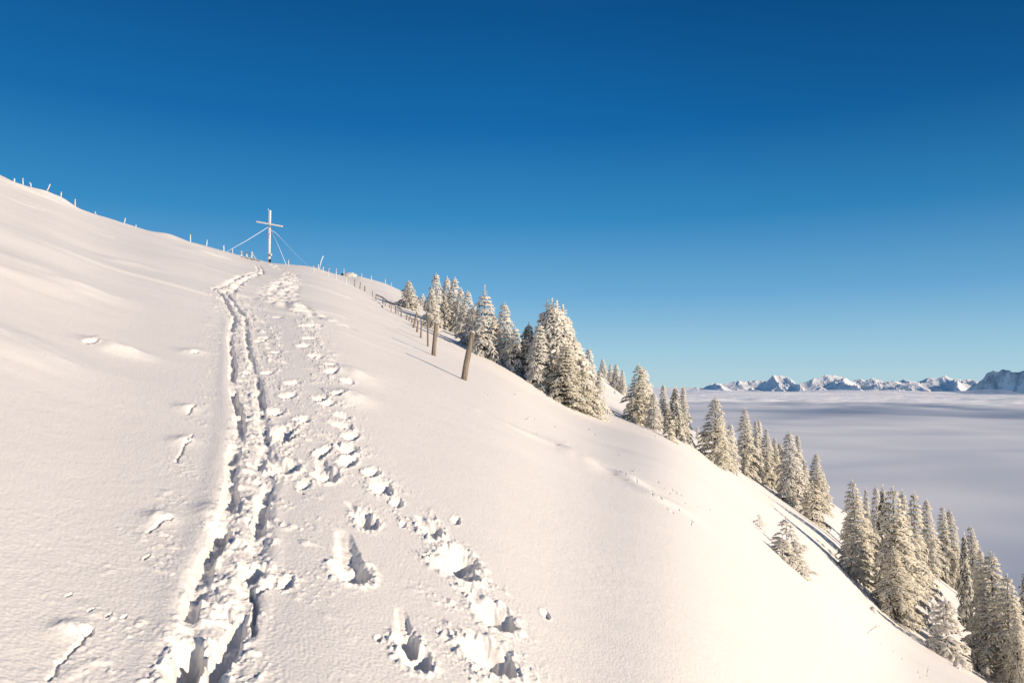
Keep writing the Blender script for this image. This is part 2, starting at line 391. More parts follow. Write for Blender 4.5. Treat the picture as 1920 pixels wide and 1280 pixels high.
def tag(o, label=None, cat=None, group=None, kind=None):
    if label: o['label'] = label
    if cat: o['category'] = cat
    if group: o['group'] = group
    if kind: o['kind'] = kind
    return o

def tube(points, radii, seg=8, cap=True, wob=0.0, seed=0):
    """closed tapered tube through points -> V, F(list)"""
    rnd = random.Random(seed)
    V = []; Fs = []
    P = [Vector(p) for p in points]
    for i, p in enumerate(P):
        d = (P[min(i + 1, len(P) - 1)] - P[max(i - 1, 0)]).normalized()
        a = Vector((1, 0, 0)) if abs(d.x) < 0.8 else Vector((0, 1, 0))
        u = d.cross(a).normalized(); v = d.cross(u)
        for k in range(seg):
            t = 2 * math.pi * k / seg
            r = radii[i] * (1 + wob * rnd.uniform(-1, 1))
            V.append(p + u * math.cos(t) * r + v * math.sin(t) * r)
    for i in range(len(P) - 1):
        for k in range(seg):
            a = i * seg + k; b = i * seg + (k + 1) % seg
            Fs.append((a, a + seg, b + seg, b))
    if cap:
        Fs.append(tuple(range(seg)))
        Fs.append(tuple(reversed(range((len(P) - 1) * seg, len(P) * seg))))
    return V, Fs

def mesh_py(name, V, Fs, mat, smooth=True):
    me = bpy.data.meshes.new(name); me.from_pydata([tuple(v) for v in V], [], Fs)
    me.polygons.foreach_set('use_smooth', [smooth] * len(me.polygons))
    me.materials.append(mat); me.update()
    return me

def box_vf(p0, p1, w, h, up=Vector((0, 0, 1))):
    """square bar from p0 to p1"""
    p0 = Vector(p0); p1 = Vector(p1); d = (p1 - p0).normalized()
    if abs(d.dot(up)) > 0.95: up = Vector((0, 1, 0))
    u = d.cross(up).normalized(); v = u.cross(d)
    V = []
    for p in (p0, p1):
        for a, b in ((-1, -1), (1, -1), (1, 1), (-1, 1)):
            V.append(p + u * a * w / 2 + v * b * h / 2)
    return V, [(0, 1, 2, 3), (7, 6, 5, 4), (0, 4, 5, 1), (1, 5, 6, 2), (2, 6, 7, 3), (3, 7, 4, 0)]

# ------------------------------------------------------------------ materials
def newmat(name):
    m = bpy.data.materials.new(name); m.use_nodes = True
    nt = m.node_tree; nt.nodes.clear()
    out = nt.nodes.new('ShaderNodeOutputMaterial')
    return m, nt, out
def N(nt, t, **kw):
    n = nt.nodes.new(t)
    for k, v in kw.items(): setattr(n, k, v)
    return n
def noise(nt, co, scale, detail=4, rough=0.55):
    n = N(nt, 'ShaderNodeTexNoise'); n.inputs['Scale'].default_value = scale
    n.inputs['Detail'].default_value = detail; n.inputs['Roughness'].default_value = rough
    nt.links.new(co, n.inputs['Vector']); return n.outputs[0]
def ramp(nt, fac, stops):
    r = N(nt, 'ShaderNodeValToRGB'); cr = r.color_ramp
    while len(cr.elements) < len(stops): cr.elements.new(0.5)
    for e, (p, c) in zip(cr.elements, stops):
        e.position = p; e.color = (c[0], c[1], c[2], 1)
    nt.links.new(fac, r.inputs[0]); return r.outputs[0]

def mat_snow():
    m, nt, out = newmat('snow')
    b = N(nt, 'ShaderNodeBsdfPrincipled')
    tc = N(nt, 'ShaderNodeTexCoord'); co = tc.outputs['Object']
    big = noise(nt, co, 0.15, 3)
    c = ramp(nt, big, [(0.3, (0.945, 0.905, 0.855)), (0.7, (0.97, 0.935, 0.89))])
    nt.links.new(c, b.inputs['Base Color'])
    b.inputs['Roughness'].default_value = 0.62
    b.inputs['Specular IOR Level'].default_value = 0.25
    fine = noise(nt, co, 80, 5, 0.75); mid = noise(nt, co, 9, 3, 0.6)
    b1 = N(nt, 'ShaderNodeBump'); b1.inputs['Strength'].default_value = 0.42; b1.inputs['Distance'].default_value = 0.012
    nt.links.new(fine, b1.inputs['Height'])
    b2 = N(nt, 'ShaderNodeBump'); b2.inputs['Strength'].default_value = 0.07; b2.inputs['Distance'].default_value = 0.05
    nt.links.new(mid, b2.inputs['Height']); nt.links.new(b1.outputs[0], b2.inputs['Normal'])
    nt.links.new(b2.outputs[0], b.inputs['Normal'])
    nt.links.new(b.outputs[0], out.inputs[0]); return m

def mat_frost(name, lo, hi, scale=6.0):
    m, nt, out = newmat(name)
    b = N(nt, 'ShaderNodeBsdfPrincipled')
    tc = N(nt, 'ShaderNodeTexCoord')
    c = ramp(nt, noise(nt, tc.outputs['Object'], scale, 3), [(0.3, lo), (0.65, hi)])
    nt.links.new(c, b.inputs['Base Color']); b.inputs['Roughness'].default_value = 0.7
    b.inputs['Specular IOR Level'].default_value = 0.15
    t = N(nt, 'ShaderNodeBsdfTranslucent'); nt.links.new(c, t.inputs[0])
    ms = N(nt, 'ShaderNodeMixShader'); ms.inputs[0].default_value = 0.45
    nt.links.new(b.outputs[0], ms.inputs[1]); nt.links.new(t.outputs[0], ms.inputs[2])
    nt.links.new(ms.outputs[0], out.inputs[0]); return m

def mat_needles(name, dark, light, amount):
    """needles dusted with rime on faces that look upward"""
    m, nt, out = newmat(name)
    b = N(nt, 'ShaderNodeBsdfPrincipled')
    tc = N(nt, 'ShaderNodeTexCoord'); ge = N(nt, 'ShaderNodeNewGeometry')
    sx = N(nt, 'ShaderNodeSeparateXYZ'); nt.links.new(ge.outputs['Normal'], sx.inputs[0])
    nz = noise(nt, tc.outputs['Object'], 5, 4, 0.7)
    a = N(nt, 'ShaderNodeMath', operation='MULTIPLY_ADD'); nt.links.new(sx.outputs[2], a.inputs[0]); a.inputs[1].default_value = 0.30; nt.links.new(nz, a.inputs[2])
    a2 = N(nt, 'ShaderNodeMath', operation='ADD'); nt.links.new(a.outputs[0], a2.inputs[0]); a2.inputs[1].default_value = amount
    c = ramp(nt, a2.outputs[0], [(0.42, dark), (0.62, light)])
    nt.links.new(c, b.inputs['Base Color']); b.inputs['Roughness'].default_value = 0.8
    b.inputs['Specular IOR Level'].default_value = 0.1
    nt.links.new(b.outputs[0], out.inputs[0]); return m

def mat_wood(name, lo, hi, frost=0.0):
    m, nt, out = newmat(name)
    b = N(nt, 'ShaderNodeBsdfPrincipled')
    tc = N(nt, 'ShaderNodeTexCoord'); mp = N(nt, 'ShaderNodeMapping')
    mp.inputs['Scale'].default_value = (24, 24, 1.5)
    nt.links.new(tc.outputs['Object'], mp.inputs[0])
    n1 = noise(nt, mp.outputs[0], 1.0, 5, 0.65)
    c = ramp(nt, n1, [(0.32, lo), (0.62, hi)])
    if frost > 0:
        nf = noise(nt, tc.outputs['Object'], 9, 4, 0.7)
        fr = ramp(nt, nf, [(0.62 - frost * 0.4, (0, 0, 0)), (0.72 - frost * 0.4, (1, 1, 1))])
        mx = N(nt, 'ShaderNodeMixRGB'); nt.links.new(fr, mx.inputs[0]); nt.links.new(c, mx.inputs[1]); mx.inputs[2].default_value = (0.82, 0.82, 0.83, 1)
        c = mx.outputs[0]
    nt.links.new(c, b.inputs['Base Color']); b.inputs['Roughness'].default_value = 0.85
    bp = N(nt, 'ShaderNodeBump'); bp.inputs['Strength'].default_value = 0.5; bp.inputs['Distance'].default_value = 0.01
    nt.links.new(n1, bp.inputs['Height']); nt.links.new(bp.outputs[0], b.inputs['Normal'])
    nt.links.new(b.outputs[0], out.inputs[0]); return m

def mat_plain(name, col, rough=0.8, em=None, ems=0.0):
    m, nt, out = newmat(name)
    b = N(nt, 'ShaderNodeBsdfPrincipled')
    b.inputs['Base Color'].default_value = (*col, 1); b.inputs['Roughness'].default_value = rough
    b.inputs['Specular IOR Level'].default_value = 0.2
    nt.links.new(b.outputs[0], out.inputs[0]); return m

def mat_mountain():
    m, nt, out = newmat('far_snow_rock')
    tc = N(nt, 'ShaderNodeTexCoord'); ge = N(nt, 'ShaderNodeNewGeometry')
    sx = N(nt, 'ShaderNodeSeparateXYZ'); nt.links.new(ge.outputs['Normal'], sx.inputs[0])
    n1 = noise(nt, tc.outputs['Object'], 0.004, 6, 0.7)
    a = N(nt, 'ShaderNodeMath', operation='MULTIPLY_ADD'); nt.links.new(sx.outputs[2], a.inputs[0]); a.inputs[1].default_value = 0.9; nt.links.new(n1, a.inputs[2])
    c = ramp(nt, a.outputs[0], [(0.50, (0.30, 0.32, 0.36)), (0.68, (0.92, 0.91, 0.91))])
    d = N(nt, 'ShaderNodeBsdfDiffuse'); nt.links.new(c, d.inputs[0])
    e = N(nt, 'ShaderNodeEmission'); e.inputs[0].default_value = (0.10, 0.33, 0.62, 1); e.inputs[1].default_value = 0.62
    mx = N(nt, 'ShaderNodeMixShader'); mx.inputs[0].default_value = 0.15      # painted haze: blue glow mixed in for the air between
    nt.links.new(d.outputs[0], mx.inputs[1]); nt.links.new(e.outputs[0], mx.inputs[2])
    nt.links.new(mx.outputs[0], out.inputs[0]); return m

def mat_cloud(alpha=False):
    m, nt, out = newmat('cloud_veil' if alpha else 'cloud')
    tc = N(nt, 'ShaderNodeTexCoord')
    d = N(nt, 'ShaderNodeBsdfDiffuse')
    mp = N(nt, 'ShaderNodeMapping'); mp.inputs['Scale'].default_value = (1 / 5200.0, 1 / 1700.0, 0)
    nt.links.new(tc.outputs['Object'], mp.inputs[0])
    n1 = noise(nt, mp.outputs[0], 1.0, 4, 0.5)
    if alpha:
        c = ramp(nt, n1, [(0.36, (0.84, 0.86, 0.92)), (0.64, (0.99, 0.98, 0.98))])
    else:
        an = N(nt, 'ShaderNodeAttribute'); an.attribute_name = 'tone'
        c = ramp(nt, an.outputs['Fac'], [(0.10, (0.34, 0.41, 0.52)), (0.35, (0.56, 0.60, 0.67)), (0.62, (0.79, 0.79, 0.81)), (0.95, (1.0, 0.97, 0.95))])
    nt.links.new(c, d.inputs[0])
    t = N(nt, 'ShaderNodeBsdfTranslucent'); nt.links.new(c, t.inputs[0])
    mx = N(nt, 'ShaderNodeMixShader'); mx.inputs[0].default_value = 0.0
    nt.links.new(d.outputs[0], mx.inputs[1]); nt.links.new(t.outputs[0], mx.inputs[2])
    e = N(nt, 'ShaderNodeEmission'); nt.links.new(c, e.inputs[0]); e.inputs[1].default_value = 0.16    # added glow standing in for light scattered inside the cloud
    ad = N(nt, 'ShaderNodeAddShader'); nt.links.new(mx.outputs[0], ad.inputs[0]); nt.links.new(e.outputs[0], ad.inputs[1]); mx = ad
    if alpha:
        mp2 = N(nt, 'ShaderNodeMapping'); mp2.inputs['Scale'].default_value = (1 / 2200.0, 1 / 900.0, 0)
        nt.links.new(tc.outputs['Object'], mp2.inputs[0])
        n2 = noise(nt, mp2.outputs[0], 1.0, 5, 0.55)
        f = ramp(nt, n2, [(0.34, (0, 0, 0)), (0.60, (0.85, 0.85, 0.85))])
        tr = N(nt, 'ShaderNodeBsdfTransparent'); m2 = N(nt, 'ShaderNodeMixShader')
        nt.links.new(f, m2.inputs[0]); nt.links.new(tr.outputs[0], m2.inputs[1]); nt.links.new(mx.outputs[0], m2.inputs[2])
        mx = m2
    nt.links.new(mx.outputs[0], out.inputs[0]); return m

M_SNOW = mat_snow()
M_FROST = mat_frost('rime_snow', (0.88, 0.85, 0.78), (0.97, 0.95, 0.91))
M_FROST2 = mat_frost('rime_snow_thin', (0.92, 0.87, 0.75), (0.98, 0.96, 0.88))
M_NEED = mat_needles('needles_white', (0.11, 0.09, 0.045), (0.92, 0.88, 0.78), 0.22)
M_NEED2 = mat_needles('needles_olive', (0.055, 0.050, 0.028), (0.86, 0.80, 0.64), 0.0)
M_DARKN = mat_needles('needles_dark', (0.035, 0.038, 0.035), (0.50, 0.49, 0.45), -0.06)  # darker, less rimed; shade of the shaded firs is partly put into this colour
M_BARK = mat_wood('bark', (0.05, 0.035, 0.025), (0.16, 0.12, 0.09), 0.2)
M_POST = mat_wood('weathered_wood', (0.07, 0.055, 0.042), (0.30, 0.245, 0.19))
M_POSTF = mat_wood('frosted_wood', (0.20, 0.155, 0.12), (0.45, 0.38, 0.31), 0.45)
M_CROSS = mat_wood('cross_wood', (0.26, 0.20, 0.155), (0.50, 0.43, 0.36), 0.5)
M_STALK = mat_wood('dry_stalk', (0.20, 0.16, 0.12), (0.5, 0.44, 0.36), 0.5)
M_WIRE = mat_plain('rimed_cable', (0.80, 0.84, 0.88))
M_DARK = mat_plain('dark_metal', (0.03, 0.025, 0.03), 0.5)
M_ROCK = mat_frost('rock', (0.03, 0.03, 0.04), (0.10, 0.10, 0.11), 3)

# ------------------------------------------------------------------ the snow sheet
def build_snow():
    fine = np.radians(np.arange(-37.5, 38.2, 0.040))
    coarse_l = np.radians(np.concatenate([np.arange(-180, -60, 3.0), np.arange(-60, -37.5, 0.5)]))
    coarse_r = np.radians(np.concatenate([np.arange(38.3, 60, 0.5), np.arange(60, 180, 3.0)]))
    th = np.concatenate([coarse_l, fine, coarse_r])
    inv = 1 / np.linspace(1 / 2.1, 1 / 30.0, 900)
    rr = np.concatenate([[0.02, 0.4, 0.8, 1.1, 1.4, 1.7, 1.9], inv, 30 * (200 / 30.0) ** (np.arange(1, 420) / 420.0),
                         200 * (900 / 200.0) ** (np.arange(0, 25) / 24.0)])
    T, R = np.meshgrid(th, rr)
    X = np.sin(T) * R; Y = np.cos(T) * R
    Z = base_h(X, Y)
    Z = Z + detail(X, Y)
    Z = np.maximum(Z, -260 + 0 * Z)
    nr, nc = X.shape
    V = np.stack([X, Y, Z], axis=-1).reshape(-1, 3)
    i = np.arange(nr - 1)[:, None] * nc + np.arange(nc - 1)[None, :]
    Q = np.stack([i, i + 1, i + nc + 1, i + nc], axis=-1).reshape(-1, 4)
    j = np.arange(nr - 1) * nc
    Q2 = np.stack([j + nc - 1, j, j + nc, j + 2 * nc - 1], axis=-1)
    Q = np.concatenate([Q, Q2])[:, ::-1]
    me = mesh_np('snow_slope', V, Q, (M_SNOW,))
    o = link('snow_slope', me); tag(o, 'snow covered mountain slope with ski tracks and deep footprints', None, None, 'structure')
build_snow()

# ------------------------------------------------------------------ far mountains and the sea of cloud
CLOUD_Z = -120.0
def mountain(name, D, depth, crest, seed, amp, x0, x1, label, ncol=900, nrow=150, rid=760.0, skew=0.0, sx0=0.0):
    cx = []; ce = []
    for px, py in crest:
        X, e = ray(px, 735 - (735 - py) * (1.13 if skew == 0 else 0.98)); cx.append(X); ce.append(e * (D - skew * (X - sx0) * D))
    Xs = np.linspace(x0, x1, ncol)
    prof = np.interp(Xs, cx, ce)
    t = np.linspace(-1, 1, nrow)
    TT, XX = np.meshgrid(t, Xs, indexing='ij')
    P = np.tile(prof, (nrow, 1))
    yy = D + TT * depth - skew * (XX - sx0) * D
    xx = XX * (D - skew * (XX - sx0) * D)
    wx = xx + 260 * fbm(xx / 1500, yy / 1500, seed + 5, 3)
    wy = yy + 260 * fbm(xx / 1500, yy / 1500, seed + 9, 3)
    r = ridged(wx / rid, wy / (rid * 1.5), seed, 5) / 1.6 - 0.5
    top = P - CLOUD_Z
    fall = np.clip(1 - np.abs(TT) ** 0.85, 0, 1)
    env = (0.15 + 0.85 * np.abs(TT) ** 0.6) * sstep(1.0, 0.7, np.abs(TT))
    z = CLOUD_Z - 120 + (top + 120) * fall + amp * r * env * (0.35 + 0.65 * np.clip(top / 400, 0, 1.2))
    z = z + (16 * ridged(xx / 260, yy / 260, seed + 40, 4) - 14) * sstep(40, 200, z - CLOUD_Z)
    V = np.stack([xx, yy, z], axis=-1).reshape(-1, 3)
    i = np.arange(nrow - 1)[:, None] * ncol + np.arange(ncol - 1)[None, :]
    Q = np.stack([i, i + 1, i + ncol + 1, i + ncol], axis=-1).reshape(-1, 4)
    o = link(name, mesh_np(name, V, Q, (M_MTN,), smooth=False))
    tag(o, label, None, None, 'structure')
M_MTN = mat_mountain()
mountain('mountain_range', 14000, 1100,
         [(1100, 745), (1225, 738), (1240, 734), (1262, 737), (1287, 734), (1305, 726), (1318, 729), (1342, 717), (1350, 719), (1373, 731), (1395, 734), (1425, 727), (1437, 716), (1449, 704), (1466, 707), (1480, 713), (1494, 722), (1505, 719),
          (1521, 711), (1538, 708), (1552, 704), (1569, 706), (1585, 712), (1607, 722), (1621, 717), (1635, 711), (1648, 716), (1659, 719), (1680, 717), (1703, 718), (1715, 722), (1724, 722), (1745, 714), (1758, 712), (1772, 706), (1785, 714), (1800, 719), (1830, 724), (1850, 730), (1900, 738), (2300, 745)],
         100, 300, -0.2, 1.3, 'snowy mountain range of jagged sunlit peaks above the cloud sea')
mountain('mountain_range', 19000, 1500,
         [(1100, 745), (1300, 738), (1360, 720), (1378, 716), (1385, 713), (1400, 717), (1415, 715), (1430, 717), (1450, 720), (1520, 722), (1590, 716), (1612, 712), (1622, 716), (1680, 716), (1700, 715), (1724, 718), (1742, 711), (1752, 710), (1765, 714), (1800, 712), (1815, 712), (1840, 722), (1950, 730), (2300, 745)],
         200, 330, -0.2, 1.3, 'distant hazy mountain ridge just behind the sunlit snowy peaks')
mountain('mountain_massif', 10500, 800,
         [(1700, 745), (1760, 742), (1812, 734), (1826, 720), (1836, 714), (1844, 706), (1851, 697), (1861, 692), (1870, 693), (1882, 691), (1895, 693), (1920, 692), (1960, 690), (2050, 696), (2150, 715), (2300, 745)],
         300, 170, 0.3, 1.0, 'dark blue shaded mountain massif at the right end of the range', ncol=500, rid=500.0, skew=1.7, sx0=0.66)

def build_cloud():
    Xs = np.linspace(-0.9, 1.5, 700)
    ys = 120 * (60000 / 120.0) ** np.linspace(0, 1, 520)
    YY, XX = np.meshgrid(ys, Xs, indexing='ij')
    x = XX * YY; y = YY
    big = fbm(x / 5200 + 3.1, y / 2100, 7, 3)
    med = fbm(x / 1300, y / 620, 9, 4)
    sml = fbm(x / 300, y / 190, 19, 3)
    far = sstep(2200, 7000, y)
    edge = y + 2200 * fbm(x / 2600, y / 5000, 33, 4, 0.55)
    plat = sstep(3900, 6200, edge)
    pix = x / y
    tone = 0.58 + 0.30 * fbm(x / 4200, y / 1700, 41, 5, 0.55) + 0.10 * fbm(x / 900, y / 500, 44, 3)
    tone = tone + 0.34 * plat + 0.14 * fbm(x / 700, y / 900, 61, 3) * sstep(2500, 5000, y) - 0.38 * np.exp(-((edge - 3700) / 700) ** 2) * sstep(0.10, 0.45, pix + 0.1 * gn(x / 900, y / 900, 49))  # dark band in the tone paints a shaded trough before the plateau
    tone = tone + 0.14 * np.exp(-((y - 1700) / 900) ** 2)
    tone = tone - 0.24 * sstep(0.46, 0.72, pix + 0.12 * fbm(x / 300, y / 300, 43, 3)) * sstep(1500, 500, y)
    z = CLOUD_Z + (24 * big + 20 * med + 14 * sml) * far * 0.7 + 8 * plat + 5.0 * sml * sstep(3500, 8000, y) + 11.0 * fbm(x / 900, y / 700, 29, 3) * sstep(150, 1200, y)
    z = z - (y / 1000.0) ** 2 * 0.0 
    V = np.stack([x, y, z], axis=-1).reshape(-1, 3)
    nr, nc = x.shape
    i = np.arange(nr - 1)[:, None] * nc + np.arange(nc - 1)[None, :]
    Q = np.stack([i, i + 1, i + nc + 1, i + nc], axis=-1).reshape(-1, 4)
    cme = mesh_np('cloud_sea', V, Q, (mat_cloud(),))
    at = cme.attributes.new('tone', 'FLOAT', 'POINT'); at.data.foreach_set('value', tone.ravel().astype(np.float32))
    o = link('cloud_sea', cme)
    tag(o, 'sea of lavender grey cloud filling the valley below the peaks', None, None, 'structure')
    Xs = np.linspace(-0.9, 1.5, 60); ys = np.linspace(5200, 17000, 40)
    YY, XX = np.meshgrid(ys, Xs, indexing='ij'); x = XX * YY; y = YY
    z = CLOUD_Z + 30 + 14 * fbm(x / 2500, y / 2500, 77, 2)
    V = np.stack([x, y, z], axis=-1).reshape(-1, 3); nr, nc = x.shape
    i = np.arange(nr - 1)[:, None] * nc + np.arange(nc - 1)[None, :]
    Q = np.stack([i, i + 1, i + nc + 1, i + nc], axis=-1).reshape(-1, 4)
    o = link('cloud_veil', mesh_np('cloud_veil', V, Q, (mat_cloud(True),)))
    tag(o, 'thin streaks of brighter cloud drifting over the cloud sea', None, None, 'structure')
    Xs = np.linspace(-0.2, 1.2, 160); ys = np.linspace(9000, 12700, 60)
    YY, XX = np.meshgrid(ys, Xs, indexing='ij'); x = XX * YY; y = YY
    z = CLOUD_Z + 34 + 55 * fbm(x / 1700, y / 2500, 88, 4)
    V = np.stack([x, y, z], axis=-1).reshape(-1, 3); nr, nc = x.shape
    i = np.arange(nr - 1)[:, None] * nc + np.arange(nc - 1)[None, :]
    Q = np.stack([i, i + 1, i + nc + 1, i + nc], axis=-1).reshape(-1, 4)
    o = link('cloud_bank', mesh_np('cloud_bank', V, Q, (bpy.data.materials['cloud_veil'],)))
    tag(o, 'soft bank of pale cloud lapping at the foot of the mountains', None, None, 'structure')
build_cloud()

# ------------------------------------------------------------------ firs
def fir_mesh(name, H, R, seed, mats, density=1.0, snowy=0.75, layer=0.0, droop=1.0, stems=((0, 0, 1.0),), bare=0.04, leader=0.5, gap=0.0):
    """crown of a fir: every branch carries side twigs, each twig a few rimed tufts"""
    rnd = np.random.RandomState(seed)
    C = []; D = []; L = []; Wd = []; Th = []; MI = []
    def add(c, d, l, w, t, mi):
        C.append(c); D.append(d); L.append(l); Wd.append(w); Th.append(t); MI.append(mi)
    for (sx, sy, hs) in stems:
        Hs = H * hs; Rs = R * (0.45 + 0.55 * hs) * (0.75 if len(stems) > 1 else 1.0)
        zc = Hs * bare
        az0 = rnd.rand() * 6
        while zc < Hs * 0.985:
            t = zc / Hs
            nb = max(3, int(round((8.5 - 3.5 * t) * density * (1 + 0.15 * layer))))
            az0 += 0.9
            tier = rnd.uniform(0.74, 1.18)
            for b in range(nb):
                az = az0 + 2 * math.pi * b / nb + rnd.uniform(-0.35, 0.35)
                if rnd.rand() < gap: continue
                Lb = Rs * ((1 - t) ** 1.0) * rnd.uniform(0.58, 1.26) * tier * (0.82 + 0.18 * min(1, t * 6)) + 0.12
                if rnd.rand() < 0.05: Lb *= 1.25
                step = 0.17
                n = max(2, int(Lb / step))
                ca, sa = math.cos(az), math.sin(az)
                p = np.array([sx * hs * 0 + sx, sy, zc + rnd.uniform(-0.05, 0.05)])
                a0 = 0.30 + 0.5 * t; a1 = (-0.75 - rnd.uniform(0, 0.35)) * droop * (1 - 0.55 * t) * (1 - 0.30 * layer)
                for k in range(n):
                    s = (k + 0.5) / n
                    el = a0 + (a1 - a0) * s ** 0.8
                    d = np.array([ca * math.cos(el), sa * math.cos(el), math.sin(el)])
                    p = p + d * (Lb / n)
                    if s > 0.25 or t > 0.8:
                        add(p + [0, 0, 0.02], d, Lb / n * 1.6, 0.105 * (0.55 + 0.75 * s) * rnd.uniform(0.7, 1.3), 0.055, 0 if rnd.rand() < snowy + 0.10 + 0.2 * s else 1)
                    # side twigs
                    tl = (0.42 * (1 - 0.55 * s) * min(1.0, Lb / 0.9) + 0.06) * rnd.uniform(0.7, 1.15)
                    for sd in (-1, 1):
                        ang = az + sd * rnd.uniform(0.7, 1.15)
                        e2 = el - (0.35 + rnd.uniform(0, 0.5) * droop) * (1 - 0.65 * layer)
                        d2 = np.array([math.cos(ang) * math.cos(e2), math.sin(ang) * math.cos(e2), math.sin(e2)])
                        m = max(1, int(tl / 0.15))
                        q = p.copy()
                        for j in range(m):
                            q = q + d2 * (tl / m) * 0.9
                            dd = d2 + rnd.normal(0, 0.25, 3); dd[2] -= 0.15 * j; dd /= np.linalg.norm(dd)
                            add(q, dd, tl / m * 1.8 + 0.04, (0.042 + 0.022 * s) * rnd.uniform(0.6, 1.5), 0.038, 0 if rnd.rand() < snowy * (0.35 + 0.75 * s) * (0.8 + 0.3 * (j + 1) / m) else 1)
                    # hanging dark twig below
                    if rnd.rand() < 0.35:
                        dd = np.array([ca * 0.25, sa * 0.25, -1.0]) + rnd.normal(0, 0.2, 3); dd /= np.linalg.norm(dd)
                        add(p - [0, 0, 0.08], dd, 0.20, 0.05, 0.05, 1)
            zc += (0.27 + 0.22 * layer) * (1.15 - 0.45 * t) / (0.7 + 0.3 * density)
        for j in range(max(2, int(leader / 0.15))):      # the leader shoot
            z = Hs * 0.975 + j * 0.15
            add(np.array([sx, sy, z]), np.array([0.02, 0.02, 1.0]), 0.24, 0.05, 0.05, 0)
            if j < leader / 0.15 * 0.45:
                for q_ in range(4):
                    a = rnd.rand() * 6.28
                    add(np.array([sx + 0.08 * math.cos(a), sy + 0.08 * math.sin(a), z]), np.array([math.cos(a), math.sin(a), 0.35]) / 1.06, 0.20, 0.035, 0.035, 0)
    C = np.array(C); D = np.array(D); L = np.array(L)[:, None]; Wd = np.array(Wd)[:, None]; Th = np.array(Th)[:, None]; MI = np.array(MI)
    n = len(C)
    up = np.tile([0.0, 0.0, 1.0], (n, 1)) + rnd.normal(0, 0.25, (n, 3))
    S = np.cross(D, up); S /= np.linalg.norm(S, axis=1)[:, None] + 1e-9
    U = np.cross(S, D)
    j1 = rnd.uniform(0.7, 1.3, (n, 1)); j2 = rnd.uniform(0.7, 1.3, (n, 1))
    V = np.stack([C - D * L * 0.5, C + S * Wd * j1 - D * L * .08, C + U * Th * j2, C - S * Wd * j2, C - U * Th, C + D * L * 0.55], axis=1)
    base = (np.arange(n) * 6)[:, None, None]
    tri = np.array([[0, 2, 1], [0, 3, 2], [0, 4, 3], [0, 1, 4], [5, 1, 2], [5, 2, 3], [5, 3, 4], [5, 4, 1]])[None]
    Fc = (base + tri[:, :, ::-1]).reshape(-1, 3)
    own = V - C[:, None, :]
    own /= np.linalg.norm(own, axis=2, keepdims=True) + 1e-9
    rad = C.copy(); rl = np.linalg.norm(rad[:, :2], axis=1)[:, None] + 1e-6
    outw = np.concatenate([rad[:, :2] / rl, np.full((n, 1), 0.45)], axis=1)
    outw /= np.linalg.norm(outw, axis=1, keepdims=True)
    nn = own * 0.62 + (outw * 0.62 * np.clip(rl / 0.45, 0, 1))[:, None, :]
    nn /= np.linalg.norm(nn, axis=2, keepdims=True) + 1e-9
    me = mesh_np(name, V.reshape(-1, 3), Fc, mats, smooth=True, midx=np.repeat(MI, 8))
    me.normals_split_custom_set_from_vertices(nn.reshape(-1, 3).astype(np.float32).tolist())
    return me

def trunk_mesh(H, r, stems=((0, 0, 1.0),)):
    V = []; Fs = []
    for i, (sx, sy, hs) in enumerate(stems):
        pts = [(sx, sy, -0.5 + (H * hs + 0.45) * t) for t in (0, 0.15, 0.4, 0.7, 1.0)]
        v, f = tube(pts, [r * 1.3, r, r * 0.75, r * 0.42, 0.015], 8, True, 0.12, i)
        o = len(V); V += v; Fs += [tuple(a + o for a in q) for q in f]
    return mesh_py('trunk', V, Fs, M_BARK)

FIRS = {}
def proto(key, H, R, seed, mats, stems=((0, 0, 1.0),), **kw):
    FIRS[key] = (fir_mesh('crown_' + key, H, R, seed, mats, stems=stems, **kw), trunk_mesh(H, 0.015 * H, stems), H, R)
W1 = (M_FROST, M_NEED); W2 = (M_FROST2, M_NEED2)
proto('a', 6.0, 1.35, 1, W1, layer=0.3, snowy=0.92)
proto('b', 6.0, 1.25, 2, W1, layer=0.45, snowy=0.88, leader=0.4)
proto('c', 5.0, 1.25, 3, W1, layer=0.45, snowy=0.90, leader=0.9)
proto('d', 7.0, 1.50, 4, W2, layer=0.65, snowy=0.78)
proto('e', 7.0, 1.45, 5, W2, layer=0.65, snowy=0.70, gap=0.08)
proto('f', 7.5, 1.60, 6, W2, layer=0.65, snowy=0.74, droop=1.1)
proto('g', 3.0, 0.75, 7, W1, layer=0.45, snowy=0.75, gap=0.10, leader=0.25)
proto('h', 3.2, 0.80, 8, W2, layer=0.65, snowy=0.66, gap=0.12, leader=0.3)
proto('m', 5.0, 1.55, 9, W1, snowy=0.88, stems=((0.0, 0, 1.0), (-0.16, 0.1, 0.985), (0.16, -0.1, 0.97), (0.40, 0.1, 0.93), (0.75, -0.1, 0.62), (-0.75, 0.15, 0.66)), leader=0.75)
proto('s', 2.2, 0.80, 10, W1, snowy=0.72, gap=0.35, density=0.7, leader=0.25, droop=0.5)
proto('k', 4.0, 1.0, 11, (M_FROST2, M_DARKN), snowy=0.5)

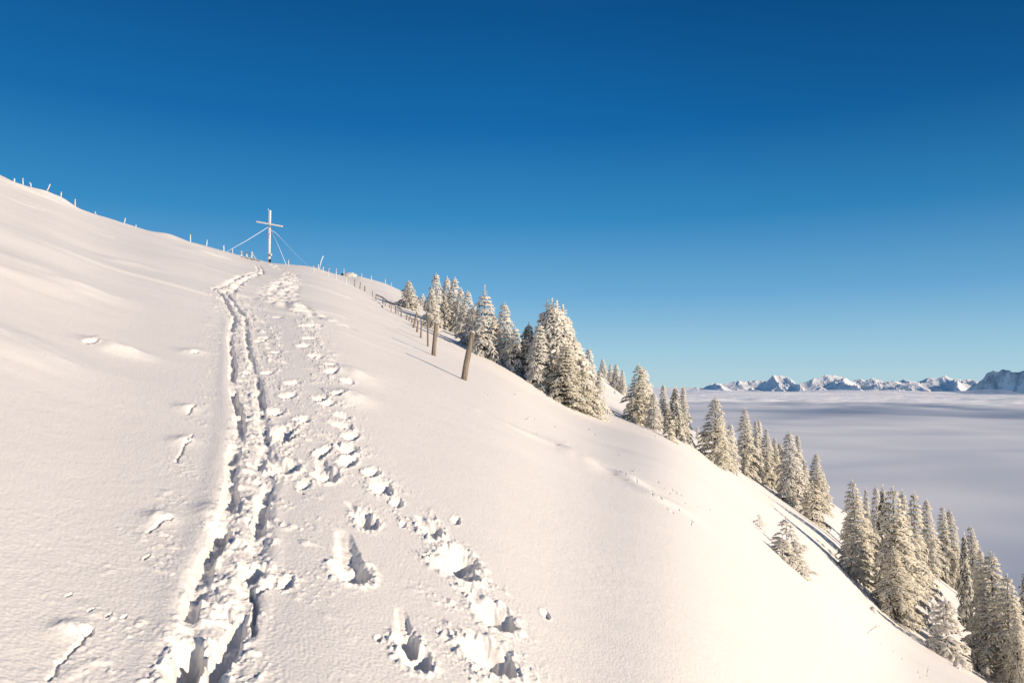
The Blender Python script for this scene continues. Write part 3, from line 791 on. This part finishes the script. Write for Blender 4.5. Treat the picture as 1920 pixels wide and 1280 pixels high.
TREE_N = 0
def fir(px, pyt, Y, wpx, key, label, group='frosted firs along the shoulder', py_base=None, shear=0.0):
    """px,pyt: top in the photo; Y: distance; wpx: crown width in the photo"""
    global TREE_N
    TREE_N += 1
    X, e = ray(px, pyt)
    if py_base is not None:
        bx, Y = gat(px, py_base, 8)
    x = X * Y
    zb = gz(x, Y) - 0.12
    H = e * Y - zb
    if H < 0.3:
        print('TREE too low', px, pyt, H); H = 0.5
    crown, trunk, H0, R0 = FIRS[key]
    extra = {'c': 0.9, 'm': 0.5}.get(key, 0.35)
    sz = H / (H0 + extra)
    sxy = (wpx * 1.34 / F * Y) / (2.0 * R0 * 0.97)
    o = empty('fir_tree', (x, Y, zb), label, 'fir tree', group)
    r = random.Random(px * 31 + pyt)
    o.scale = (sxy * r.uniform(0.88, 1.14), sxy * r.uniform(0.88, 1.14), sz)
    o.rotation_euler = (r.uniform(-0.035, 0.035), r.uniform(-0.035, 0.035), r.uniform(0, 6.28) if key != 'm' else 0.1)
    link('crown', crown, o); link('trunk', trunk, o)
    return o

g1 = 'rime covered firs behind the fence'
g2 = 'firs on the far snowfield'
g3 = 'firs of the middle clumps'
g4 = 'firs of the lower right wood'
# behind the fence
fir(768, 524, 76, 34, 'a', 'slim white fir standing alone behind the line of leaning fence posts', g1)
fir(757, 560, 78, 18, 'g', 'low bushy white fir against the left foot of the lone fence fir', g1)
fir(793, 548, 100, 12, 'g', 'tiny white fir tip above the dark bushes beside the lone fir', g1)
fir(817, 507, 62, 34, 'b', 'tallest narrow white fir at the left of the dense clump', g1)
fir(812, 536, 48, 28, 'a', 'narrow white fir directly behind the second nearest fence post', g1)
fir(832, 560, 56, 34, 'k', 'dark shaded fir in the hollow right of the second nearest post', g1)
fir(838, 515, 66, 34, 'a', 'round topped white fir just right of the tallest clump fir', g1)
fir(849, 514, 62, 36, 'b', 'twin topped white fir forming the right peak of the dense clump', g1)
fir(862, 536, 56, 34, 'a', 'white fir stepping down from the right side of the dense clump', g1)
fir(876, 540, 50, 40, 'b', 'spiky white fir between the dense clump and the fir with a long leader', g1)
fir(886, 572, 42, 52, 'a', 'broad drooping white fir behind the top of the nearest post', g1)
fir(908, 529, 38, 62, 'c', 'white fir with a tall bare leader shoot right of the nearest post', g1)
fir(926, 588, 40, 44, 'a', 'white fir with rounded shoulder filling in right of the long leader fir', g1)
fir(948, 561, 38, 48, 'b', 'pointed white fir midway between the long leader and the many topped fir', g1)
fir(966, 606, 37, 30, 'g', 'low white fir leaning on the right side of the pointed white fir', g1)
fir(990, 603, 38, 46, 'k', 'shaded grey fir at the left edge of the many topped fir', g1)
fir(1009, 600, 36, 50, 'b', 'white fir half hidden in front left of the many topped fir', g1)
fir(1036, 560, 37.5, 108, 'm', 'largest white fir of the clump with several bare shoots on top', g1)
fir(1060, 640, 35.5, 66, 'd', 'olive green frosted fir low in front of the many topped fir', g1)
fir(1081, 638, 38, 52, 'a', 'white fir with blunt top on the right shoulder of the many topped fir', g1)
fir(1092, 690, 36.8, 54, 'f', 'low olive brown fir spilling down the snow below the blunt white fir', g1)
fir(1108, 646, 41, 38, 'b', 'last slender white fir at the right end of the big clump', g1)
fir(1112, 722, 36.9, 30, 'h', 'small drooping fir at the lowest right tip of the big clump', g1)
fir(1124, 690, 40, 26, 'g', 'small white fir tucked under the slender fir at the clump end', g1)
# far snowfield
fir(1131, 671, 118, 16, 'a', 'small far fir highest on the snowfield behind the big clump', g2)
fir(1145, 680, 112, 13, 'b', 'thin far fir left of the pair on the snowfield', g2)
fir(1157, 680, 100, 24, 'a', 'stout far fir right of the thin one on the snowfield', g2)
fir(1166, 690, 98, 16, 'b', 'narrow far fir at the right flank of the stout snowfield fir', g2)
fir(1153, 741, 80, 5, 'g', 'tiny sapling alone on the snowfield left of the tall pair', g2)
# tall pair and neighbours
fir(1195, 678, 44, 58, 'd', 'tall broad fir leading the clump beside the open snowfield', g3)
fir(1207, 684, 46, 44, 'b', 'white twin of the tall broad fir, right behind its top', g3)
fir(1225, 733, 42, 30, 'b', 'shorter white fir on the right shoulder of the tall pair', g3)
fir(1246, 716, 48, 24, 'd', 'very slender fir rising between the tall pair and the blunt pair', g3)
fir(1254, 765, 39.5, 20, 'h', 'small fir in front of the slender fir at the snow edge', g3)
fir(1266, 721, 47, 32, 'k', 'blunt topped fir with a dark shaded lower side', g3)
fir(1280, 720, 49, 32, 'd', 'blunt topped fir just right of the dark shaded one', g3)
fir(1308, 796, 75, 7, 'g', 'tiny fir tip left of the big pyramid fir', g3)
fir(1338, 740, 43, 52, 'd', 'large pyramid shaped fir at the left of the middle row', g3, py_base=868)
fir(1352, 776, 42, 36, 'e', 'fir crowded against the right side of the pyramid fir', g3, py_base=874)
fir(1367, 789, 41, 32, 'b', 'pale shorter fir between the pyramid fir and the next pointed one', g3, py_base=880)
fir(1394, 761, 47, 38, 'e', 'pointed fir with tiered branches near the middle of the row', g3, py_base=888)
fir(1404, 800, 42, 30, 'd', 'short fir below the tiered pointed fir', g3, py_base=892)
fir(1416, 781, 48, 24, 'd', 'left one of two thin firs with paired tips', g3, py_base=900)
fir(1423, 780, 50, 24, 'b', 'right one of two thin firs with paired tips', g3, py_base=897)
fir(1435, 798, 46, 32, 'e', 'dark gapped fir just right of the paired thin tips', g3, py_base=908)
fir(1452, 815, 47, 30, 'f', 'rounded fir left of the tall pale fir in the middle row', g3, py_base=918)
fir(1465, 825, 52, 26, 'k', 'dark narrow fir in the shade behind the tall pale fir', g3, py_base=912)
fir(1480, 802, 45, 46, 'b', 'tall pale fir dominating the right half of the middle row', g3, py_base=944)
fir(1492, 809, 49, 34, 'd', 'fir with a feathery tip touching the tall pale fir', g3, py_base=940)
fir(1506, 856, 44, 34, 'e', 'shorter dark green fir below the feathery tip', g3, py_base=958)
fir(1527, 845, 54, 38, 'd', 'last pointed fir at the right end of the middle row', g3, py_base=955)
fir(1540, 876, 57, 26, 'e', 'low fir spreading right of the last pointed fir', g3, py_base=958)
fir(1521, 895, 41, 32, 'h', 'lowest fir of the middle row with a dark foot', g3, py_base=974)
# small ones on the near slope
fir(1424, 960, 30, 17, 's', 'little round sapling up left of the snowy bush', 'young firs in the open snow', py_base=990)
fir(1474, 962, 30, 48, 's', 'sparse young fir with thin open twigs growing out of the snowy bush', 'young firs in the open snow', py_base=1040)
fir(1466, 1005, 30, 44, 'g', 'low bushy young fir crouched left under the sparse one', 'young firs in the open snow', py_base=1046)
fir(1492, 1008, 30, 36, 'g', 'snow buried young fir spilling down right of the sparse one', 'young firs in the open snow', py_base=1068)
# lower right wood
fir(1604, 894, 47, 56, 'e', 'tall dark fir at the left corner of the lower wood', g4, py_base=1062)
fir(1597, 960, 44, 50, 'd', 'shorter fir in front of the corner fir with heavy snow pads', g4, py_base=1078)
fir(1624, 908, 60, 26, 'e', 'thin dark fir peeping out right of the corner fir', g4)
fir(1640, 901, 62, 30, 'b', 'pale fir between the thin dark fir and the big trunk fir', g4)
fir(1616, 985, 41.5, 40, 'h', 'low fir at the foot of the corner fir', g4, py_base=1088)
fir(1658, 903, 56, 36, 'k', 'dark fir behind the left side of the big trunk fir', g4)
fir(1675, 905, 42, 84, 'e', 'biggest fir of the lower wood with its trunk showing below', g4, py_base=1150)
fir(1691, 911, 48, 50, 'f', 'fir grown together with the right side of the big trunk fir', g4, py_base=1128)
fir(1680, 1020, 41, 60, 'd', 'short olive fir at the foot of the big trunk fir', g4, py_base=1160)
fir(1709, 915, 66, 46, 'e', 'dark rounded fir at the back of the lower wood', g4)
fir(1737, 930, 60, 46, 'd', 'pale straight fir in the centre of the lower wood', g4, py_base=1076)
fir(1726, 1035, 52, 34, 'h', 'small fir below the pale straight fir', g4, py_base=1098)
fir(1764, 942, 64, 34, 'e', 'dark tipped fir left of its lighter neighbour at the back', g4, py_base=1078)
fir(1783, 949, 62, 44, 'd', 'lighter fir just right of the dark tipped one', g4, py_base=1086)
fir(1806, 992, 66, 30, 'k', 'dark fir in the gap before the descending back row', g4)
fir(1824, 980, 64, 46, 'e', 'broad fir where the back row steps down to the right', g4, py_base=1098)
fir(1838, 1024, 58, 44, 'f', 'fir standing just left behind the huge front fir', g4, py_base=1150)
fir(1772, 1112, 44, 54, 'g', 'small pale fir alone in front of the snow gap', g4, py_base=1229)
fir(1750, 1128, 62, 8, 'g', 'tiny sapling in the snow gap left of the pale fir', g4)
fir(1861, 1026, 43.5, 96, 'f', 'huge front fir with sweeping branches near the right frame edge', g4, py_base=1262)
fir(1846, 1105, 41.5, 70, 'd', 'fir with a heavy snow loaded skirt in front of the huge fir', g4, py_base=1262)
fir(1886, 1070, 45, 66, 'e', 'dense fir leaning against the right side of the huge fir', g4, py_base=1290)
fir(1905, 1130, 43, 50, 'f', 'fir filling the bottom right corner', g4, py_base=1306)
fir(1921, 1060, 70, 40, 'k', 'dark fir cut off by the right frame edge', g4)

# dark bushes behind the lone fir
def bush(px, py, Y, wpx, hpx, label):
    X, e = ray(px, py); x = X * Y; z = gz(x, Y) - 0.1
    H = max(0.5, e * Y - z)
    o = empty('dwarf_pine', (x, Y, z), label, 'shrub', 'dark bushes behind the lone fir')
    crown, trunk, H0, R0 = FIRS['k']
    o.scale = (wpx / F * Y / (2 * R0),) * 2 + (H / H0,)
    link('crown', crown, o)
    return o
bush(786, 558, 104, 16, 12, 'dark bush between the lone fir and the tiny white tip')
bush(799, 566, 90, 18, 14, 'dark snow dusted bush in front of the tiny white tip')

# ------------------------------------------------------------------ fence posts
def post(b, t, w, label, group, wood=None, cap=True, y0=2.2, cat='fence post', name='fence_post', Yfix=None):
    if Yfix:
        X, _ = ray(*b); P = Vector((X * Yfix, Yfix, gz(X * Yfix, Yfix)))
    else:
        P = spot(b[0], b[1], y0)
    top = pt(t[0], t[1], P.y + 0.0)
    d = top - P
    r = w / F * P.y / 2
    o = empty(name, P, label, cat, group)
    rn = random.Random(int(b[0] * 7 + b[1]))
    bend = Vector((rn.uniform(-1, 1), rn.uniform(-1, 1), 0)) * r * 0.18
    pts = [d * -0.3, d * 0.05, d * 0.35 + bend, d * 0.7 + bend * 0.6, d * 0.97, d]
    v, f = tube(pts, [r * 1.12, r * 1.08, r, r * 0.95, r * 0.88, r * 0.55], 10 if w > 6 else 6, True, 0.07, int(b[0]))
    link('shaft', mesh_py('shaft', v, f, wood or M_POST), o)
    if cap:      # rime sitting on the top and plastered down one side
        u = d.normalized()
        side = Vector((-0.25, 0.5, 0)).normalized() * r * 0.35 if w > 6 else Vector((0, 0, 0))
        pts = [d - u * r * 2.6 + side * 1.4, d - u * r * 1.0 + side * .8, d + u * r * 0.1, d + u * r * 0.35]
        v, f = tube(pts, [r * 0.5, r * 0.92, r * 0.82, r * 0.35], 8, True, 0.12, int(b[1]))
        link('snow_cap', mesh_py('snow_cap', v, f, M_FROST), o)
    return o

NEAR = [((870, 712), (886, 622), 11, 'thick weathered post nearest the camera, leaning right'), ((813, 665), (818, 604), 8, 'second nearest thick post with frost on its top'),
        ((802.5, 647), (802, 587), 3.6, 'tall thin frosted stake third nearest in the fence line'), ((789, 634), (791, 599), 3.6, 'short reddish stake left of the tall thin stake'),
        ((782, 625), (784.5, 598), 4.0, 'stubby post right of the steeply leaning brown post'), ((775.5, 619), (782.5, 584), 4.6, 'steeply leaning brown post with a long shadow'),
        ((772, 610), (773.5, 597), 3.2, 'short stub just uphill of the leaning brown post'), ((766, 606), (770, 591), 3.0, 'leaning stub below the lone white fir'),
        ((762, 602), (764, 588), 3.0, 'upright stub under the middle of the lone white fir'), ((752, 595), (752.5, 581), 2.4, 'post at the left foot of the lone white fir'),
        ((747, 591), (746, 581), 1.8, 'thin stake just right of the tall dark post of the far fence'), ((742, 587.5), (741, 565), 2.8, 'tall dark post where the brown rail ends'),
        ((733, 581), (735, 570), 1.7, 'thin stake second uphill from the tall dark post'), ((730, 578), (733, 564), 1.9, 'slanting stake crossing the brown rail'),
        ((722.5, 575), (722, 564), 1.4, 'very thin stake in the middle of the brown rail'), ((718, 571), (718, 560), 1.8, 'upright stake on the upper half of the brown rail'),
        ((705, 563), (705, 551), 2.0, 'post at the upper end of the brown rail'), ((698.5, 556), (698.5, 545), 1.4, 'thin stake just above the brown rail'),
        ((684, 546), (684, 536), 2.6, 'short thick brown post on the far fence'), ((675, 542.5), (676, 529), 1.8, 'slightly tilted stake uphill of the short thick post'),
        ((665, 537.5), (665, 524), 1.7, 'stake below the snowy boulder, right one of two'), ((649, 531), (649, 517), 1.7, 'stake below the snowy boulder, left one of two'),
        ((629.5, 524), (630.6, 504), 1.9, 'tall frosted stake crossing the skyline left of the boulder'), ((615.6, 516), (617, 503), 1.7, 'frosted stake between two taller ones on the shoulder'),
        ((605.6, 509), (606, 500), 1.7, 'frosted stake just right of the slanting pole'), ((588, 511), (588, 498), 2.0, 'frosted stake just left of the slanting pole')]
for k, (b, t, w, lab) in enumerate(NEAR):
    post(b, t, w, lab, 'posts of the fence climbing the slope', M_POST if k < 21 else M_POSTF, cap=(w > 3.2 or k > 21), y0=8)
FAR = [((645, 517.5), (645, 504), 1.6, 'frosted stake on the skyline directly left of the boulder'), ((678, 519), (678, 512.5), 1.5, 'short frosted stake just right of the boulder on the skyline'),
       ((696.5, 524), (696, 516.5), 1.4, 'second frosted stake right of the boulder on the skyline'), ((722.5, 532), (722.5, 522), 1.3, 'third frosted stake right of the boulder on the skyline'),
       ((734, 540), (734, 529), 1.2, 'last faint stake on the skyline before the lone fir')]
for b, t, w, lab in FAR:
    post(b, t, w, lab, 'stakes on the far right skyline', M_POSTF, cap=False, y0=105)
CREST = [((26.5, 341.5), (27, 335), 3.0, 'leftmost stub of a post on the crest'), ((43, 347), (43, 334), 2.2, 'upright post second from the left on the crest'),
         ((59, 353), (57, 343.5), 2.4, 'short forked post on the left crest'), ((87, 361), (94, 345.5), 2.4, 'slanting post on the left crest'),
         ((114, 373), (115, 360), 2.4, 'upright post next downhill from the slanting crest post'), ((141, 388), (141, 373.5), 2.4, 'tall upright post sixth from the left on the crest'),
         ((180, 403), (178.5, 397), 2.2, 'low bent stub on the left crest'), ((233, 419), (235, 409), 2.2, 'post leaning right alone mid crest'),
         ((254.5, 427), (255, 421.5), 1.9, 'tiny stub right of the lone leaning crest post'), ((357, 454), (357, 440), 2.6, 'tall post standing alone after the long empty stretch of crest'),
         ((387, 462), (388.5, 450), 2.4, 'tilted post right of the tall lone crest post'), ((419.5, 471.5), (419.5, 460), 2.6, 'stout post at the foot of the left guy wire'),
         ((436, 476), (436, 466), 1.8, 'thin post under the left guy wire of the cross'), ((541, 497), (541, 487), 2.0, 'short post right of the cross at the end of the guy wire'),
         ((596.5, 503.5), (597, 496), 2.4, 'low stout stub at the foot of the slanting pole')]
for k, (b, t, w, lab) in enumerate(CREST):
    o = post(b, t, w * 0.85, lab, 'frosted posts along the crest', M_POSTF, cap=True, y0=85)
    if k == 2:
        d = pt(55, 342, o.location.y) - Vector(o.location)
        v, f = box_vf(pt(58.5, 346, o.location.y) - Vector(o.location), d, 0.12, 0.12)
        link('fork', mesh_py('fork', v, f, M_POSTF), o)

# rail lying along the far fence
def rail(pts, w, label, mat=M_BARK, name='fence_rail'):
    P = []
    for px, py, up in pts:
        q = spot(px, py, 8); q.z += up; P.append(q)
    o = empty(name, P[0], label, 'fence rail', None)
    v, f = tube([p - P[0] for p in P], [w] * len(P), 6)
    link('pole', mesh_py('pole', v, f, mat), o)
rail([(706, 563.5, 0.55), (718, 571.5, 0.55), (730, 578.5, 0.5), (742, 587.5, 0.6)], 0.055, 'dark brown rail along the far fence posts')
rail([(744, 588.5, 0.5), (752, 595, 0.5)], 0.04, 'short thin rail just right of the tall dark post')

# slanting pole
P = spot(598.5, 504, 85)
o = empty('slanting_pole', P, 'thin frosted pole slanting up from the shoulder right of the cross', 'pole')
v, f = tube([Vector((0, 0, -0.3)), pt(602, 490, P.y) - P, pt(606, 480, P.y) - P], [0.05, 0.07, 0.08], 6)
link('shaft', mesh_py('shaft', v, f, M_WIRE), o)

# ------------------------------------------------------------------ summit cross
Yc = 129.0
Xc, _ = ray(504.5, 493)
base = Vector((Xc * Yc, Yc, gz(Xc * Yc, Yc)))
cross = empty('summit_cross', base, 'tall frosted wooden summit cross held by guy wires on the crest', 'cross')
rel = lambda px, py, dy=0.0: pt(px, py, Yc + dy) - base
def cbar(name, p0, p1, w, h, mat, parent=cross):
    v, f = box_vf(p0, p1, w, h, Vector((0.35, 0.93, 0)))
    o = link(name, mesh_py(name, v, f, mat, False), parent)
    bv = o.modifiers.new('bevel', 'BEVEL'); bv.width = min(w, h) * 0.12; bv.segments = 2
    return o
cbar('upright', Vector((0, 0, -0.8)), rel(506, 394.5), 0.34, 0.34, M_CROSS)
cbar('crossbeam', rel(481, 415.8, -0.15), rel(529.5, 424.6, -0.75), 0.27, 0.28, M_CROSS)
v, f = tube([rel(503, 396), rel(503, 390.5)], [0.035, 0.03], 6)
link('lightning_rod', mesh_py('lightning_rod', v, f, M_WIRE), cross)
cbar('foot_plate', rel(506.3, 493, -0.3), rel(506.3, 485.5, -0.3), 0.30, 0.10, M_DARK)
cbar('summit_book_box', rel(507.8, 479.5, -0.32), rel(507.8, 475.5, -0.32), 0.34, 0.30, M_POSTF)
def wire(pix, r):
    P_ = [rel(a, b, c) for a, b, c in pix]
    v, f = tube(P_, [r] * len(P_), 6)
    link('guy_wire', mesh_py('guy_wire', v, f, M_WIRE), cross)
wire([(502.5, 426, 0), (465, 449.5, -2), (424, 472.5, -4)], 0.04)
wire([(508, 431, 0), (522, 461, -3), (536.5, 496, -6)], 0.038)
wire([(509, 432, 0), (516, 436, 3), (528.5, 448, 5)], 0.038)
wire([(528.5, 448, 5), (552, 474, 9), (582, 502, 14)], 0.012)

# railing left of the cross
rp = [((453, 481), (453, 471)), ((463, 485), (463, 475)), ((472.3, 487), (472.3, 472))]
P0 = spot(463, 485, 85)
rl = empty('railing', P0, 'small frosted wooden railing left of the summit cross', 'railing')
for b, t in rp:
    X, e = ray(*b); x = X * P0.y; zb = gz(x, P0.y)
    v, f = box_vf(Vector((x, P0.y, zb - 0.3)) - P0, pt(t[0], t[1], P0.y) - P0, 0.15, 0.15)
    link('post', mesh_py('post', v, f, M_POSTF, False), rl)
v, f = box_vf(pt(453, 474.3, P0.y - 0.1) - P0, pt(472, 475.2, P0.y - 0.1) - P0, 0.06, 0.09)
link('rail', mesh_py('rail', v, f, M_BARK, False), rl)
v, f = box_vf(pt(455, 481.5, P0.y - 0.25) - P0, pt(487, 489, P0.y - 0.25) - P0, 0.25, 0.14)
link('plank', mesh_py('plank', v, f, M_BARK, False), rl)
v, f = box_vf(pt(455, 480.6, P0.y - 0.25) - P0, pt(487, 488.1, P0.y - 0.25) - P0, 0.27, 0.07)
link('snow_cover', mesh_py('snow_cover', v, f, M_FROST, False), rl)
v, f = box_vf(pt(473, 475, P0.y) - P0, pt(480, 485, P0.y) - P0, 0.07, 0.07)
link('brace', mesh_py('brace', v, f, M_POSTF, False), rl)

# ------------------------------------------------------------------ boulders
def rock_mesh(name, sx, sy, sz, seed, mat):
    nu, nv = 28, 16
    V = []; Fs = []
    u = np.linspace(0, 2 * np.pi, nu, endpoint=False); vv = np.linspace(-0.35 * np.pi, 0.5 * np.pi, nv)
    for b in vv:
        for a in u:
            x, y, z = math.cos(a) * math.cos(b), math.sin(a) * math.cos(b), math.sin(b)
            k = 1 + 0.22 * float(fbm(np.array([x * 1.7 + seed]), np.array([y * 1.7 + z * 1.3]), seed, 3)[0])
            V.append((x * sx * k, y * sy * k, z * sz * k))
    for i in range(nv - 1):
        for j in range(nu):
            Fs.append((i * nu + j, i * nu + (j + 1) % nu, (i + 1) * nu + (j + 1) % nu, (i + 1) * nu + j))
    return mesh_py(name, V, Fs, mat)
P = spot(654, 518, 105)
o = empty('boulder', P, 'snow capped boulder with a dark left side on the skyline', 'boulder')
link('stone', rock_mesh('stone', 0.75, 0.7, 0.5, 3, M_ROCK), o).location = (-0.9, 0, 0.1)
link('snow_cap', rock_mesh('snow_cap', 1.25, 0.8, 0.55, 5, M_FROST), o).location = (0.3, -0.1, 0.15)
for px, py, s, lab in ((1794, 1236, 0.26, 'snow dusted stump beside the small pale fir'), (1637, 1140, 0.22, 'snowy lump of rock left of the big trunk fir')):
    X, _ = ray(px, py); Y = 40.0; x = X * Y
    o = empty('stump' if s > .24 else 'rock', (x, Y, gz(x, Y)), lab, 'stump' if s > .24 else 'rock')
    link('wood' if s > .24 else 'stone', rock_mesh('core', s * 0.8, s * 0.8, s, 9, M_STALK), o)
    link('snow_cap', rock_mesh('snow_cap', s * 0.7, s * 0.7, s * 0.4, 4, M_FROST), o).location = (0, 0, s * 0.75)

# ------------------------------------------------------------------ dry stalks in the open snow
ST = [((1046, 843), (1071, 834), 'long dry stalk lying over the drift in mid slope'), ((985, 789), (994, 783), 'dry stalk on the drift uphill of the long one'), ((965, 742), (975, 732), 'slanting stalk below the big fir clump'),
      ((1156, 897), (1160, 889), 'short stalk low on the drift ridge'), ((1180, 908), (1181, 896), 'upright stalk on the snow bump of the drift ridge'), ((1160, 855), (1166, 850), 'thin stalk right of the long lying stalk'),
      ((1008, 816), (1011, 808), 'short stalk with a snow collar between the upper stalks'), ((1186, 886), (1194, 881), 'crumpled stalk right of the drift ridge'), ((1738, 1270), (1741, 1246), 'bare upright twig at the bottom right'),
      ((1630, 1186), (1650, 1172), 'slanting twig below the big trunk fir'), ((1533, 977), (1536, 966), 'tiny bare shoot at the foot of the middle row'), ((1230, 818), (1233, 800), 'bent brown stem at the snow edge below the tall pair'),
      ((1040, 802), (1042, 800), 'dark tip sticking out of the snow in mid slope'), ((1247, 918), (1248, 914), 'dark tip sticking out low right of the drift'), ((470, 678), (466, 672), 'brown stem lying in the ski track')]
for k, (b, t, lab) in enumerate(ST):
    P = spot(*b)
    o = empty('dry_stalk', P, lab, 'plant stalk', 'dry stalks poking through the snow')
    d = pt(t[0], t[1], P.y) - P
    r = 0.9 / F * P.y
    v, f = tube([d * -0.2, d * 0.5 + Vector((0, 0, r * 2)), d], [r, r * 0.8, r * 0.4], 5)
    link('stem', mesh_py('stem', v, f, M_STALK), o)
    side = Vector((d.z * 0.4, 0.02, abs(d.x) * 0.3 + d.length * 0.15))
    v, f = tube([d * 0.55 + Vector((0, 0, r)), d * 0.55 + side * 0.8], [r * 0.6, r * 0.3], 5)
    link('twig', mesh_py('twig', v, f, M_STALK), o)

# ------------------------------------------------------------------ camera, light, sky
cam = bpy.data.cameras.new('camera'); co_ = bpy.data.objects.new('camera', cam); COL.objects.link(co_)
cam.sensor_width = 36; cam.lens = F * 36 / 1920.0
cam.clip_start = 0.1; cam.clip_end = 120000
co_.location = (0, 0, 0); co_.rotation_euler = (math.pi / 2 + PITCH, 0, 0)
SC.camera = co_

SUN_EL = math.radians(13.0)
sdir = Vector((0.84 * math.cos(SUN_EL), -0.543 * math.cos(SUN_EL), math.sin(SUN_EL))).normalized()   # towards the sun
sun = bpy.data.lights.new('sun', 'SUN'); so = bpy.data.objects.new('sun', sun); COL.objects.link(so)
sun.energy = 5.35; sun.angle = math.radians(0.5); sun.color = (1.0, 0.83, 0.645)
so.rotation_euler = sdir.to_track_quat('Z', 'Y').to_euler()

w = bpy.data.worlds.new('World'); SC.world = w; w.use_nodes = True
nt = w.node_tree; nt.nodes.clear()
out = nt.nodes.new('ShaderNodeOutputWorld'); bg = nt.nodes.new('ShaderNodeBackground')
sky = nt.nodes.new('ShaderNodeTexSky'); sky.sky_type = 'NISHITA'; sky.sun_disc = False
sky.sun_elevation = SUN_EL; sky.sun_rotation = math.atan2(sdir.x, sdir.y); sky.altitude = 1800; sky.dust_density = 0.3
tc = nt.nodes.new('ShaderNodeTexCoord'); sx = nt.nodes.new('ShaderNodeSeparateXYZ')
nt.links.new(tc.outputs['Generated'], sx.inputs[0])
def lin(c): return tuple(((v / 255.0 + 0.055) / 1.055) ** 2.4 if v > 10 else v / 255.0 / 12.92 for v in c)
# deep winter blue overhead, pale turquoise at the horizon (position = sine of the elevation)
skyc = ramp(nt, sx.outputs[2], [(0.0, lin((180, 212, 222))), (0.05, lin((158, 202, 224))), (0.12, lin((110, 173, 216))), (0.22, lin((52, 138, 195))),
                                (0.33, lin((16, 105, 170))), (0.46, lin((4, 83, 144))), (0.58, lin((30, 78, 128))), (1.0, lin((52, 78, 118)))])
scl = nt.nodes.new('ShaderNodeMixRGB'); scl.blend_type = 'MULTIPLY'; scl.inputs[0].default_value = 1; scl.inputs[2].default_value = (0.10, 0.10, 0.10, 1)
nt.links.new(sky.outputs[0], scl.inputs[1])
mx = nt.nodes.new('ShaderNodeMixRGB'); mx.inputs[0].default_value = 0.97
mxx = nt.nodes.new('ShaderNodeMath'); mxx.operation = 'MULTIPLY'; nt.links.new(sx.outputs[0], mxx.inputs[0]); nt.links.new(sx.outputs[2], mxx.inputs[1])
dk = ramp(nt, mxx.outputs[0], [(0.0, (1, 1, 1)), (0.06, (0.90, 0.93, 0.95)), (0.22, (0.60, 0.68, 0.72)), (0.45, (0.5, 0.6, 0.65))])
dm = nt.nodes.new('ShaderNodeMixRGB'); dm.blend_type = 'MULTIPLY'; dm.inputs[0].default_value = 1; nt.links.new(skyc, dm.inputs[1]); nt.links.new(dk, dm.inputs[2])
nt.links.new(scl.outputs[0], mx.inputs[1]); nt.links.new(dm.outputs[0], mx.inputs[2])
nt.links.new(mx.outputs[0], bg.inputs[0]); bg.inputs[1].default_value = 1.0
nt.links.new(bg.outputs[0], out.inputs[0])

SC.view_settings.view_transform = 'Standard'; SC.view_settings.look = 'None'; SC.view_settings.exposure = 0; SC.view_settings.gamma = 1
SC.cycles.use_denoising = True
SC.cycles.max_bounces = 6; SC.cycles.diffuse_bounces = 2; SC.cycles.transparent_max_bounces = 8
print('TREES', TREE_N)
